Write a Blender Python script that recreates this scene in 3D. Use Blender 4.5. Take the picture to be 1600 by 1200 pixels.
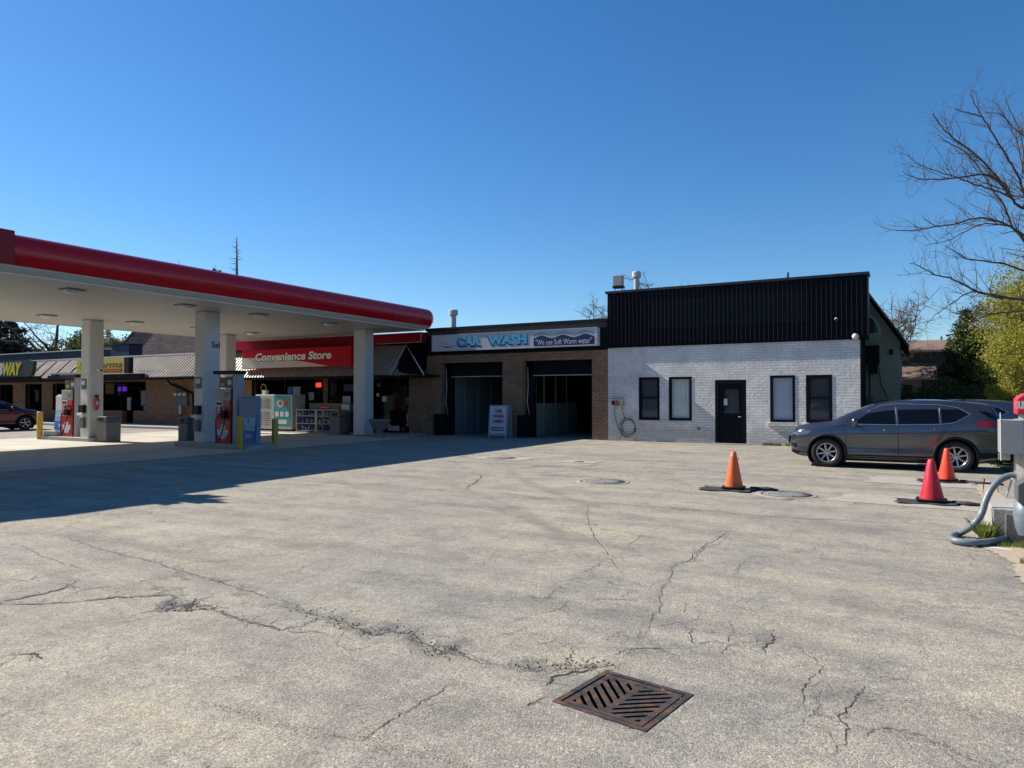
import bpy, bmesh, math, random
import numpy as np
from mathutils import Vector, Matrix, Euler
R = math.radians
random.seed(7); rng = np.random.default_rng(7)
for o in list(bpy.data.objects): bpy.data.objects.remove(o)
scene = bpy.context.scene
COL = scene.collection

# ---------------------------------------------------------------- camera, sky, sun
cam = bpy.data.objects.new("camera", bpy.data.cameras.new("camera")); COL.objects.link(cam)
cam.location = (0, 0, 1.73)
cam.rotation_euler = (R(90 + 1.032), 0, R(29.186))
cam.data.sensor_width = 36; cam.data.lens = 1110 / 1600 * 36
cam.data.clip_start = 0.05; cam.data.clip_end = 2000
scene.camera = cam
SUN_EL, SUN_D = 37.8, 4.5            # elevation; swing towards the facades
world = bpy.data.worlds.new("World"); scene.world = world; world.use_nodes = True
nt = world.node_tree
sky = nt.nodes.new("ShaderNodeTexSky"); sky.sky_type = 'NISHITA'; sky.sun_disc = False
sky.sun_elevation = R(SUN_EL); sky.sun_rotation = R(270 - SUN_D)
sky.air_density = 1.0; sky.dust_density = 0.15; sky.ozone_density = 5.0; sky.altitude = 300
bg = nt.nodes["Background"]; bg.inputs[1].default_value = 0.088
hs = nt.nodes.new('ShaderNodeHueSaturation'); hs.inputs['Saturation'].default_value = 1.22
nt.links.new(sky.outputs[0], hs.inputs['Color']); nt.links.new(hs.outputs[0], bg.inputs[0])
sun = bpy.data.objects.new("sun", bpy.data.lights.new("sun", 'SUN')); COL.objects.link(sun)
sun.data.energy = 5.0; sun.data.angle = R(0.5); sun.data.color = (1.0, 0.94, 0.84)
sd = Vector((math.cos(R(SUN_EL)) * math.cos(R(SUN_D)), math.cos(R(SUN_EL)) * math.sin(R(SUN_D)), -math.sin(R(SUN_EL))))
sun.rotation_euler = sd.to_track_quat('-Z', 'Y').to_euler()
scene.view_settings.view_transform = 'Standard'; scene.view_settings.look = 'None'
scene.view_settings.exposure = 0.66; scene.view_settings.gamma = 1.0
scene.render.engine = 'CYCLES'
scene.cycles.max_bounces = 6; scene.cycles.transparent_max_bounces = 16

# ---------------------------------------------------------------- materials
def newmat(name):
    m = bpy.data.materials.new(name); m.use_nodes = True
    return m, m.node_tree, m.node_tree.nodes["Principled BSDF"]
def N(t, kind, **kw):
    n = t.nodes.new("ShaderNode" + kind)
    for k, v in kw.items():
        if k in n.inputs.keys(): n.inputs[k].default_value = v
        else: setattr(n, k, v)
    return n
def MIX(t, a, b, fac, blend='MIX'):
    n = t.nodes.new("ShaderNodeMix"); n.data_type = 'RGBA'; n.blend_type = blend
    for s, v in ((6, a), (7, b), (0, fac)):
        if hasattr(v, 'is_output'): t.links.new(v, n.inputs[s])
        elif s == 0: n.inputs[0].default_value = v
        else: n.inputs[s].default_value = (*v, 1) if len(v) == 3 else v
    return n.outputs[2]
def MATH(t, op, a, b=0.0, c=None, clamp=False):
    n = t.nodes.new("ShaderNodeMath"); n.operation = op; n.use_clamp = clamp
    for i, v in enumerate((a, b) if c is None else (a, b, c)):
        if hasattr(v, 'is_output'): t.links.new(v, n.inputs[i])
        else: n.inputs[i].default_value = v
    return n.outputs[0]
def RAMP(t, fac, stops):
    n = t.nodes.new("ShaderNodeValToRGB"); t.links.new(fac, n.inputs[0])
    while len(n.color_ramp.elements) < len(stops): n.color_ramp.elements.new(0.5)
    for e, (p, c) in zip(n.color_ramp.elements, stops):
        e.position = p; e.color = (*c, 1) if len(c) == 3 else c
    return n.outputs[0]
def BUMP(t, b, h, strength=0.3, dist=0.01):
    n = t.nodes.new("ShaderNodeBump"); n.inputs['Strength'].default_value = strength; n.inputs['Distance'].default_value = dist
    t.links.new(h, n.inputs['Height']); t.links.new(n.outputs[0], b.inputs['Normal'])
def POS(t): return N(t, "NewGeometry").outputs['Position']
def NOISE(t, vec, scale, detail=4, rough=0.55):
    n = N(t, "TexNoise", Scale=scale, Detail=detail, Roughness=rough); t.links.new(vec, n.inputs['Vector']); return n.outputs[0]
MATS = {}
def M(name, col, rough=0.5, metal=0.0, var=0.12, vscale=2.5, bump=0.0, bscale=40, spec=None, coat=0, dirt=0.0):
    """paint / plastic / metal with soft procedural wear"""
    if name in MATS: return MATS[name]
    m, t, b = newmat(name)
    tc = N(t, "TexCoord").outputs['Object']
    n1 = NOISE(t, tc, vscale, 5, 0.6)
    lo = tuple(c * (1 - var) for c in col); hi = tuple(min(1, c * (1 + var)) for c in col)
    c = MIX(t, lo, hi, n1)
    if dirt > 0:
        n2 = NOISE(t, tc, vscale * 4.3, 6, 0.7)
        f = RAMP(t, n2, [(0.45, (0, 0, 0)), (0.75, (dirt,) * 3)])
        c = MIX(t, c, (0.12, 0.10, 0.08), f)
    t.links.new(c, b.inputs['Base Color'])
    rr = MATH(t, 'MULTIPLY_ADD', n1, 0.25, rough - 0.12, True); t.links.new(rr, b.inputs['Roughness'])
    b.inputs['Metallic'].default_value = metal
    if spec is not None: b.inputs['Specular IOR Level'].default_value = spec
    if coat: b.inputs['Coat Weight'].default_value = coat; b.inputs['Coat Roughness'].default_value = 0.04
    if bump: BUMP(t, b, NOISE(t, tc, bscale, 4), bump, 0.01)
    MATS[name] = m
    return m
def glow(name, col, s):
    if name in MATS: return MATS[name]
    m, t, b = newmat(name); b.inputs['Base Color'].default_value = (*col, 1)
    b.inputs['Emission Color'].default_value = (*col, 1); b.inputs['Emission Strength'].default_value = s
    MATS[name] = m; return m
def glassmat(name, tint=(0.92, 0.94, 0.95), refl=1.0):
    if name in MATS: return MATS[name]
    m = bpy.data.materials.new(name); m.use_nodes = True; t = m.node_tree; t.nodes.clear()
    o = N(t, "OutputMaterial"); tr = N(t, "BsdfTransparent"); gl = N(t, "BsdfGlossy"); mx = N(t, "MixShader"); fr = N(t, "Fresnel", IOR=1.5)
    tr.inputs[0].default_value = (*tint, 1); gl.inputs['Roughness'].default_value = 0.02
    gm = N(t, 'NewGeometry'); f = MATH(t, 'MULTIPLY', fr.outputs[0], MATH(t, 'SUBTRACT', refl, gm.outputs['Backfacing']), None, True)
    t.links.new(f, mx.inputs[0]); t.links.new(tr.outputs[0], mx.inputs[1]); t.links.new(gl.outputs[0], mx.inputs[2]); t.links.new(mx.outputs[0], o.inputs[0])
    MATS[name] = m; return m
def brickmat(name, c1, c2, mortar, bump=0.5, bw=0.215, rh=0.075, msize=0.010, paint=0.0, dist=0.012):
    if name in MATS: return MATS[name]
    m, t, b = newmat(name)
    p = POS(t); s = N(t, "SeparateXYZ"); t.links.new(p, s.inputs[0])
    u = MATH(t, 'ADD', s.outputs[0], s.outputs[1]); cb = N(t, "CombineXYZ"); t.links.new(u, cb.inputs[0]); t.links.new(s.outputs[2], cb.inputs[1])
    wob = N(t, "TexNoise", Scale=6.0, Detail=3.0); t.links.new(p, wob.inputs['Vector'])
    v = MIX(t, cb.outputs[0], wob.outputs[1], 0.012, 'ADD') if paint else cb.outputs[0]
    br = N(t, "TexBrick"); t.links.new(v, br.inputs['Vector'])
    br.inputs['Scale'].default_value = 1.0; br.inputs['Brick Width'].default_value = bw; br.inputs['Row Height'].default_value = rh
    br.inputs['Mortar Size'].default_value = msize; br.inputs['Mortar Smooth'].default_value = 0.3; br.inputs['Bias'].default_value = 0.0
    br.inputs['Color1'].default_value = (*c1, 1); br.inputs['Color2'].default_value = (*c2, 1); br.inputs['Mortar'].default_value = (*mortar, 1)
    n1 = NOISE(t, p, 1.3, 6, 0.65); n2 = NOISE(t, p, 28, 4, 0.7)
    c = MIX(t, br.outputs[0], (0.5, 0.5, 0.5), MATH(t, 'MULTIPLY', n1, 0.0))
    shade = RAMP(t, n1, [(0.3, (0.78,) * 3), (0.7, (1.12,) * 3)]); c = MIX(t, c, shade, 1.0, 'MULTIPLY')
    sh2 = RAMP(t, n2, [(0.3, (0.85,) * 3), (0.7, (1.1,) * 3)]); c = MIX(t, c, sh2, 1.0, 'MULTIPLY')
    if paint:
        # chipped paint and grime streaks near the base
        n3 = NOISE(t, p, 9, 6, 0.75); f = RAMP(t, n3, [(0.66, (0, 0, 0)), (0.70, (0.55,) * 3)])
        c = MIX(t, c, (0.36, 0.30, 0.27), f)
        # splash dirt along the foot and runs under the flashing
        foot = MATH(t, 'ADD', s.outputs[2], MATH(t, 'MULTIPLY', NOISE(t, p, 2.3, 5, 0.7), -0.9))
        c = MIX(t, c, (0.24, 0.21, 0.17), MATH(t, 'MULTIPLY', RAMP(t, foot, [(0.0, (1,) * 3), (0.18, (0,) * 3)]), 0.30))
        mpd = N(t, "Mapping"); mpd.inputs['Scale'].default_value = (5.0, 5.0, 0.35); t.links.new(p, mpd.inputs[0])
        c = MIX(t, c, (0.40, 0.36, 0.30), MATH(t, 'MULTIPLY', RAMP(t, NOISE(t, mpd.outputs[0], 1.0, 5, 0.65), [(0.62, (0,) * 3), (0.74, (1,) * 3)]), 0.25))
    t.links.new(c, b.inputs['Base Color']); b.inputs['Roughness'].default_value = 0.85
    h = MATH(t, 'ADD', MATH(t, 'MULTIPLY', br.outputs[1], -1.0), MATH(t, 'MULTIPLY', n2, 0.7))
    if paint:
        # every brick sits at its own depth
        vr = N(t, "TexWhiteNoise", noise_dimensions='2D')
        iu = MATH(t, 'FLOOR', MATH(t, 'DIVIDE', s.outputs[2], rh)); off = MATH(t, 'MULTIPLY', MATH(t, 'MODULO', iu, 2.0), 0.5)
        ic = MATH(t, 'FLOOR', MATH(t, 'ADD', MATH(t, 'DIVIDE', u, bw), off)); c2_ = N(t, "CombineXYZ"); t.links.new(ic, c2_.inputs[0]); t.links.new(iu, c2_.inputs[1])
        t.links.new(c2_.outputs[0], vr.inputs['Vector'])
        h = MATH(t, 'ADD', h, MATH(t, 'MULTIPLY', NOISE(t, p, 7, 3, 0.6), 1.2))
    BUMP(t, b, h, bump, dist)
    MATS[name] = m; return m

WHITE = M('white_metal', (0.62, 0.62, 0.60), 0.45, var=0.05)
BLACK = M('black_plastic', (0.009, 0.009, 0.010), 0.5, var=0.3, spec=0.2)
DARKMETAL = M('black_ribbed_metal', (0.004, 0.004, 0.007), 0.45, var=0.35, vscale=0.8, spec=0.10)
GREYMETAL = M('galvanised_metal', (0.42, 0.43, 0.43), 0.42, 0.6, var=0.12, vscale=8, bump=0.05)
RUBBER = M('tyre_rubber', (0.018, 0.018, 0.018), 0.85, var=0.2)
CONCRETE = M('concrete', (0.34, 0.33, 0.30), 0.9, var=0.2, vscale=3, bump=0.4, bscale=45, dirt=0.4)
BRICK = brickmat('brown_brick', (0.42, 0.225, 0.120), (0.29, 0.155, 0.085), (0.11, 0.09, 0.075), 0.8, 0.26, 0.088, 0.012)
WBRICK = brickmat('white_painted_brick', (0.88, 0.865, 0.82), (0.82, 0.80, 0.765), (0.74, 0.725, 0.70), 1.0, 0.30, 0.098, 0.013, paint=1, dist=0.04)
GLASS = glassmat('window_glass')
DARKGLASS = M('dark_glass', (0.008, 0.009, 0.010), 0.16, spec=0.3, var=0.1)
YELLOW = M('bollard_yellow', (0.55, 0.34, 0.03), 0.55, var=0.15, dirt=0.45)

def asphalt():
    m, t, b = newmat('asphalt')
    p = POS(t)
    v = N(t, "TexVoronoi", Scale=120.0); t.links.new(p, v.inputs['Vector'])
    v2 = N(t, "TexVoronoi", Scale=62.0); t.links.new(p, v2.inputs['Vector'])
    sep = N(t, "SeparateColor"); t.links.new(v.outputs['Color'], sep.inputs[0])
    sep2 = N(t, "SeparateColor"); t.links.new(v2.outputs['Color'], sep2.inputs[0])
    stone = RAMP(t, sep.outputs[0], [(0.0, (0.40,) * 3), (0.22, (0.72,) * 3), (0.6, (1.0,) * 3), (0.9, (1.28, 1.26, 1.2)), (1.0, (1.75, 1.7, 1.6))])
    big = RAMP(t, sep2.outputs[1], [(0.0, (0.62,) * 3), (0.3, (0.95,) * 3), (0.85, (1.05,) * 3), (1.0, (1.4,) * 3)])
    n1 = NOISE(t, p, 0.28, 5, 0.6); n2 = NOISE(t, p, 1.7, 5, 0.65); n3 = NOISE(t, p, 9.0, 4, 0.6); n0 = NOISE(t, p, 0.09, 3, 0.5)
    base = RAMP(t, n1, [(0.30, (0.295, 0.275, 0.240)), (0.5, (0.345, 0.312, 0.258)), (0.72, (0.41, 0.362, 0.288))])
    base = MIX(t, base, RAMP(t, n2, [(0.28, (0.70, 0.72, 0.75)), (0.5, (1.0,) * 3), (0.75, (1.16, 1.14, 1.09))]), 1.0, 'MULTIPLY')
    base = MIX(t, base, RAMP(t, n3, [(0.3, (0.86,) * 3), (0.7, (1.1,) * 3)]), 1.0, 'MULTIPLY')
    c = MIX(t, base, stone, 0.68, 'MULTIPLY'); c = MIX(t, c, big, 0.55, 'MULTIPLY')
    # the mat of fine crazing that old asphalt carries, only where the surface is worst
    dn = N(t, "TexNoise", Scale=2.2, Detail=6.0, Roughness=0.7); t.links.new(p, dn.inputs['Vector'])
    wv = MIX(t, p, dn.outputs[1], 0.45, 'ADD')
    vc = N(t, "TexVoronoi", Scale=0.95, feature='DISTANCE_TO_EDGE'); t.links.new(wv, vc.inputs['Vector'])
    crack = RAMP(t, vc.outputs['Distance'], [(0.0, (1,) * 3), (0.006, (0.6,) * 3), (0.016, (0,) * 3)])
    nm = NOISE(t, p, 0.42, 3, 0.5); nbreak = NOISE(t, p, 3.1, 3, 0.5)
    mask = MATH(t, 'MULTIPLY', RAMP(t, nm, [(0.47, (0,) * 3), (0.58, (1,) * 3)]), RAMP(t, nbreak, [(0.42, (0,) * 3), (0.56, (1,) * 3)]))
    cf = MATH(t, 'MULTIPLY', crack, mask)
    c = MIX(t, c, (0.07, 0.062, 0.052), MATH(t, 'MULTIPLY', cf, 0.62))
    # oily drips
    vs = N(t, "TexVoronoi", Scale=0.8); t.links.new(MIX(t, p, dn.outputs[1], 0.25, 'ADD'), vs.inputs['Vector'])
    drip = MATH(t, 'MULTIPLY', RAMP(t, vs.outputs['Distance'], [(0.03, (1,) * 3), (0.10, (0,) * 3)]), 0.30)
    c = MIX(t, c, (0.06, 0.058, 0.055), drip)
    # tyre-swept streaks along the lane and the stained apron by the wash bays
    mp = N(t, "Mapping"); mp.inputs['Scale'].default_value = (0.25, 1.6, 1.0); mp.inputs['Rotation'].default_value = (0, 0, R(12)); t.links.new(p, mp.inputs[0])
    ns = NOISE(t, mp.outputs[0], 1.0, 5, 0.6)
    c = MIX(t, c, RAMP(t, ns, [(0.35, (0.80, 0.80, 0.82)), (0.52, (1.0,) * 3), (0.7, (1.10, 1.08, 1.0))]), 1.0, 'MULTIPLY')
    # faint tyre tracks turning in from the street towards the bays
    sx = N(t, "SeparateXYZ"); t.links.new(p, sx.inputs[0])
    for cx, cy, r0 in ((-16.0, -2.0, 14.2), (-16.0, -2.0, 15.8), (6.0, 24.0, 17.0), (6.0, 24.0, 18.55)):
        dx = MATH(t, 'SUBTRACT', sx.outputs[0], cx); dy = MATH(t, 'SUBTRACT', sx.outputs[1], cy)
        d = MATH(t, 'ABSOLUTE', MATH(t, 'SUBTRACT', MATH(t, 'SQRT', MATH(t, 'ADD', MATH(t, 'MULTIPLY', dx, dx), MATH(t, 'MULTIPLY', dy, dy))), r0))
        k = RAMP(t, MATH(t, 'ADD', d, MATH(t, 'MULTIPLY', n2, 0.12)), [(0.08, (1,) * 3), (0.26, (0,) * 3)])
        k = MATH(t, 'MULTIPLY', k, RAMP(t, n1, [(0.42, (0,) * 3), (0.6, (0.34,) * 3)])); c = MIX(t, c, (0.10, 0.098, 0.095), k)
    wear = N(t, "Attribute", attribute_name='wear')
    wn = RAMP(t, NOISE(t, p, 14, 5, 0.7), [(0.35, (0.2,) * 3), (0.6, (1,) * 3)])
    c = MIX(t, c, (0.115, 0.108, 0.100), MATH(t, 'MULTIPLY', MATH(t, 'MULTIPLY', wear.outputs['Fac'], wn), 0.8))
    t.links.new(c, b.inputs['Base Color']); b.inputs['Roughness'].default_value = 0.92; b.inputs['Specular IOR Level'].default_value = 0.2
    h = MATH(t, 'ADD', MATH(t, 'MULTIPLY', sep.outputs[0], 0.5), MATH(t, 'MULTIPLY', v.outputs['Distance'], -0.8))
    h = MATH(t, 'ADD', h, MATH(t, 'MULTIPLY', n3, 1.2)); h = MATH(t, 'SUBTRACT', h, MATH(t, 'MULTIPLY', cf, 2.0))
    BUMP(t, b, h, 0.55, 0.006)
    return m
ASPHALT = asphalt()

# ---------------------------------------------------------------- mesh building
def wloc(o):
    v = Vector((0, 0, 0))
    while o is not None: v = v + o.location; o = o.parent
    return v
def tag(o, label=None, cat=None, group=None, kind=None):
    if label: o['label'] = label
    if cat: o['category'] = cat
    if group: o['group'] = group
    if kind: o['kind'] = kind
    return o
def empty(name, loc, label, cat, group=None, rz=0.0):
    o = bpy.data.objects.new(name, None); COL.objects.link(o); o.location = loc; o.rotation_euler.z = rz
    o.empty_display_size = 0.2
    return tag(o, label, cat, group)
class MB:
    def __init__(s): s.v = []; s.f = []; s.m = []; s.mats = []; s.sm = []
    def mi(s, mat):
        if mat not in s.mats: s.mats.append(mat)
        return s.mats.index(mat)
    def add(s, vs, fs, mat, smooth=False):
        n = len(s.v); s.v += [tuple(v) for v in vs]; k = s.mi(mat)
        for f in fs: s.f.append([n + i for i in f]); s.m.append(k); s.sm.append(smooth)
        return s
    def box(s, x0, x1, y0, y1, z0, z1, mat, rot=0.0, tilt=None):
        vs = [Vector((x, y, z)) for x in (x0, x1) for y in (y0, y1) for z in (z0, z1)]
        if rot or tilt:
            c = Vector(((x0 + x1) / 2, (y0 + y1) / 2, (z0 + z1) / 2)); e = Euler(tilt or (0, 0, rot)).to_matrix()
            vs = [c + e @ (v - c) for v in vs]
        return s.add(vs, [(0, 1, 3, 2), (4, 6, 7, 5), (0, 4, 5, 1), (2, 3, 7, 6), (0, 2, 6, 4), (1, 5, 7, 3)], mat)
    def poly_prism(s, pts, axis, a, b, mat):
        """pts 2-D polygon; axis 'x','y','z' extrude from a to b"""
        def P(p, t): return {'x': (t, p[0], p[1]), 'y': (p[0], t, p[1]), 'z': (p[0], p[1], t)}[axis]
        n = len(pts); vs = [P(p, a) for p in pts] + [P(p, b) for p in pts]
        fs = [tuple(range(n)), tuple(range(2 * n - 1, n - 1, -1))] + [(i, i + n, (i + 1) % n + n, (i + 1) % n) for i in range(n)]
        return s.add(vs, fs, mat)
    def tube(s, pts, rad, mat, sides=8, cap=True):
        pts = [Vector(p) for p in pts]; n = len(pts)
        if not hasattr(rad, '__len__'): rad = [rad] * n
        vs = []; up = Vector((0, 0, 1)); prev = None
        for i, p in enumerate(pts):
            d = (pts[min(i + 1, n - 1)] - pts[max(i - 1, 0)]).normalized()
            if prev is None: a = d.cross(up if abs(d.z) < 0.9 else Vector((1, 0, 0))).normalized()
            else: a = (prev - d * prev.dot(d)); a = a.normalized() if a.length > 1e-6 else d.orthogonal().normalized()
            prev = a; b = d.cross(a)
            for k in range(sides):
                t = 2 * math.pi * k / sides; vs.append(p + (a * math.cos(t) + b * math.sin(t)) * rad[i])
        fs = [(i * sides + k, i * sides + (k + 1) % sides, (i + 1) * sides + (k + 1) % sides, (i + 1) * sides + k) for i in range(n - 1) for k in range(sides)]
        s.add(vs, fs, mat, True)
        if cap:
            m = len(s.v) - len(vs)
            s.f.append([m + k for k in range(sides)][::-1]); s.m.append(s.mi(mat)); s.sm.append(False)
            s.f.append([m + (n - 1) * sides + k for k in range(sides)]); s.m.append(s.mi(mat)); s.sm.append(False)
        return s
    def lathe(s, prof, c, mat, sides=24, axis='z', smooth=True, a0=0.0):
        vs = []; n = len(prof); c = Vector(c)
        for r, h in prof:
            for k in range(sides):
                t = a0 + 2 * math.pi * k / sides; x, y = r * math.cos(t), r * math.sin(t)
                vs.append(c + Vector({'z': (x, y, h), 'y': (x, h, y), 'x': (h, x, y)}[axis]))
        fs = [(i * sides + k, i * sides + (k + 1) % sides, (i + 1) * sides + (k + 1) % sides, (i + 1) * sides + k) for i in range(n - 1) for k in range(sides)]
        s.add(vs, fs, mat, smooth)
        return s
    def wall(s, x0, x1, z0, z1, y0, y1, mat, openings=()):
        """wall slab with real rectangular openings (ox0, ox1, oz0, oz1)"""
        xs = sorted({x0, x1} | {v for o in openings for v in o[:2] if x0 < v < x1}); zs = sorted({z0, z1} | {v for o in openings for v in o[2:] if z0 < v < z1})
        for i in range(len(xs) - 1):
            run = None
            for j in range(len(zs) - 1):
                cx, cz = (xs[i] + xs[i + 1]) / 2, (zs[j] + zs[j + 1]) / 2
                if any(o[0] < cx < o[1] and o[2] < cz < o[3] for o in openings):
                    if run is not None: s.box(xs[i], xs[i + 1], y0, y1, run, zs[j], mat); run = None
                elif run is None: run = zs[j]
            if run is not None: s.box(xs[i], xs[i + 1], y0, y1, run, zs[-1], mat)
        return s
    def build(s, name, parent=None, label=None, bevel=0.0, local=False, seg=2, recalc=True):
        me = bpy.data.meshes.new(name); off = Vector((0, 0, 0))
        if parent is not None and not local: off = wloc(parent)
        me.from_pydata([(v[0] - off.x, v[1] - off.y, v[2] - off.z) for v in s.v], [], s.f)
        for m in s.mats: me.materials.append(m)
        me.polygons.foreach_set('material_index', s.m); me.polygons.foreach_set('use_smooth', s.sm)
        if recalc:
            bm = bmesh.new(); bm.from_mesh(me); bmesh.ops.recalc_face_normals(bm, faces=bm.faces); bm.to_mesh(me); bm.free()
        me.update()
        o = bpy.data.objects.new(name, me); COL.objects.link(o)
        if parent is not None: o.parent = parent
        if bevel:
            bv = o.modifiers.new('bevel', 'BEVEL'); bv.width = bevel; bv.segments = seg; bv.limit_method = 'ANGLE'; bv.angle_limit = R(40)
        if label: o['label'] = label
        return o
def single(name, mb, label, cat, group=None, kind=None, bevel=0.0):
    """a thing that is one mesh, its origin moved to the foot of the mesh"""
    xs = [v[0] for v in mb.v]; ys = [v[1] for v in mb.v]; zs = [v[2] for v in mb.v]
    c = ((min(xs) + max(xs)) / 2, (min(ys) + max(ys)) / 2, min(zs))
    mb.v = [(v[0] - c[0], v[1] - c[1], v[2] - c[2]) for v in mb.v]
    o = mb.build(name, bevel=bevel, local=True); o.location = c
    return tag(o, label, cat, group, kind)
def copy_tree(o, parent=None):
    c = o.copy(); COL.objects.link(c); c.parent = parent
    for ch in [x for x in bpy.data.objects if x.parent == o]: copy_tree(ch, c)
    return c
def text_mb(mb, body, origin, xdir, updir, width, height, mat, depth=0.01, shear=0.0, offset=0.0, stretch=True):
    """letters laid on a plane: origin = lower left corner"""
    cu = bpy.data.curves.new('t', 'FONT'); cu.body = body; cu.shear = shear; cu.offset = offset; cu.extrude = 0.5; cu.resolution_u = 4
    ob = bpy.data.objects.new('t', cu); COL.objects.link(ob); bpy.context.view_layer.update()
    me = bpy.data.meshes.new_from_object(ob.evaluated_get(bpy.context.evaluated_depsgraph_get()))
    vs = [v.co.copy() for v in me.vertices]; fs = [tuple(p.vertices) for p in me.polygons]
    bpy.data.objects.remove(ob); bpy.data.curves.remove(cu); bpy.data.meshes.remove(me)
    x0, x1 = min(v.x for v in vs), max(v.x for v in vs); y0, y1 = min(v.y for v in vs), max(v.y for v in vs)
    X = Vector(xdir).normalized(); U = Vector(updir).normalized(); Z = X.cross(U)
    o = Vector(origin); sx = width / (x1 - x0); sy = height / (y1 - y0) if stretch else sx
    mb.add([o + X * (v.x - x0) * sx + U * (v.y - y0) * sy + Z * ((v.z + 0.5) * depth) for v in vs], fs, mat)
    return mb
LEAF = [(0, -1), (0.04, -0.55), (0.42, -0.6), (0.36, -0.42), (0.82, -0.05), (0.70, 0.02), (0.80, 0.36), (0.55, 0.30), (0.50, 0.42), (0.27, 0.18), (0.36, 0.68), (0.20, 0.60), (0, 1)]
LEAF = LEAF + [(-x, y) for x, y in LEAF[-2:0:-1]]
def np_mesh(name, verts, faces, mats, parent=None, smooth=False):
    me = bpy.data.meshes.new(name); nv, nf = len(verts), len(faces); k = faces.shape[1]
    me.vertices.add(nv); me.vertices.foreach_set('co', np.asarray(verts, np.float32).ravel())
    me.loops.add(nf * k); me.loops.foreach_set('vertex_index', faces.ravel().astype(np.int32))
    me.polygons.add(nf); me.polygons.foreach_set('loop_start', (np.arange(nf) * k).astype(np.int32)); me.polygons.foreach_set('loop_total', np.full(nf, k, np.int32))
    me.update(calc_edges=True); me.validate()
    for m in mats: me.materials.append(m)
    if smooth: me.polygons.foreach_set('use_smooth', np.ones(nf, bool))
    o = bpy.data.objects.new(name, me); COL.objects.link(o)
    if parent is not None: o.parent = parent
    return o

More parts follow.
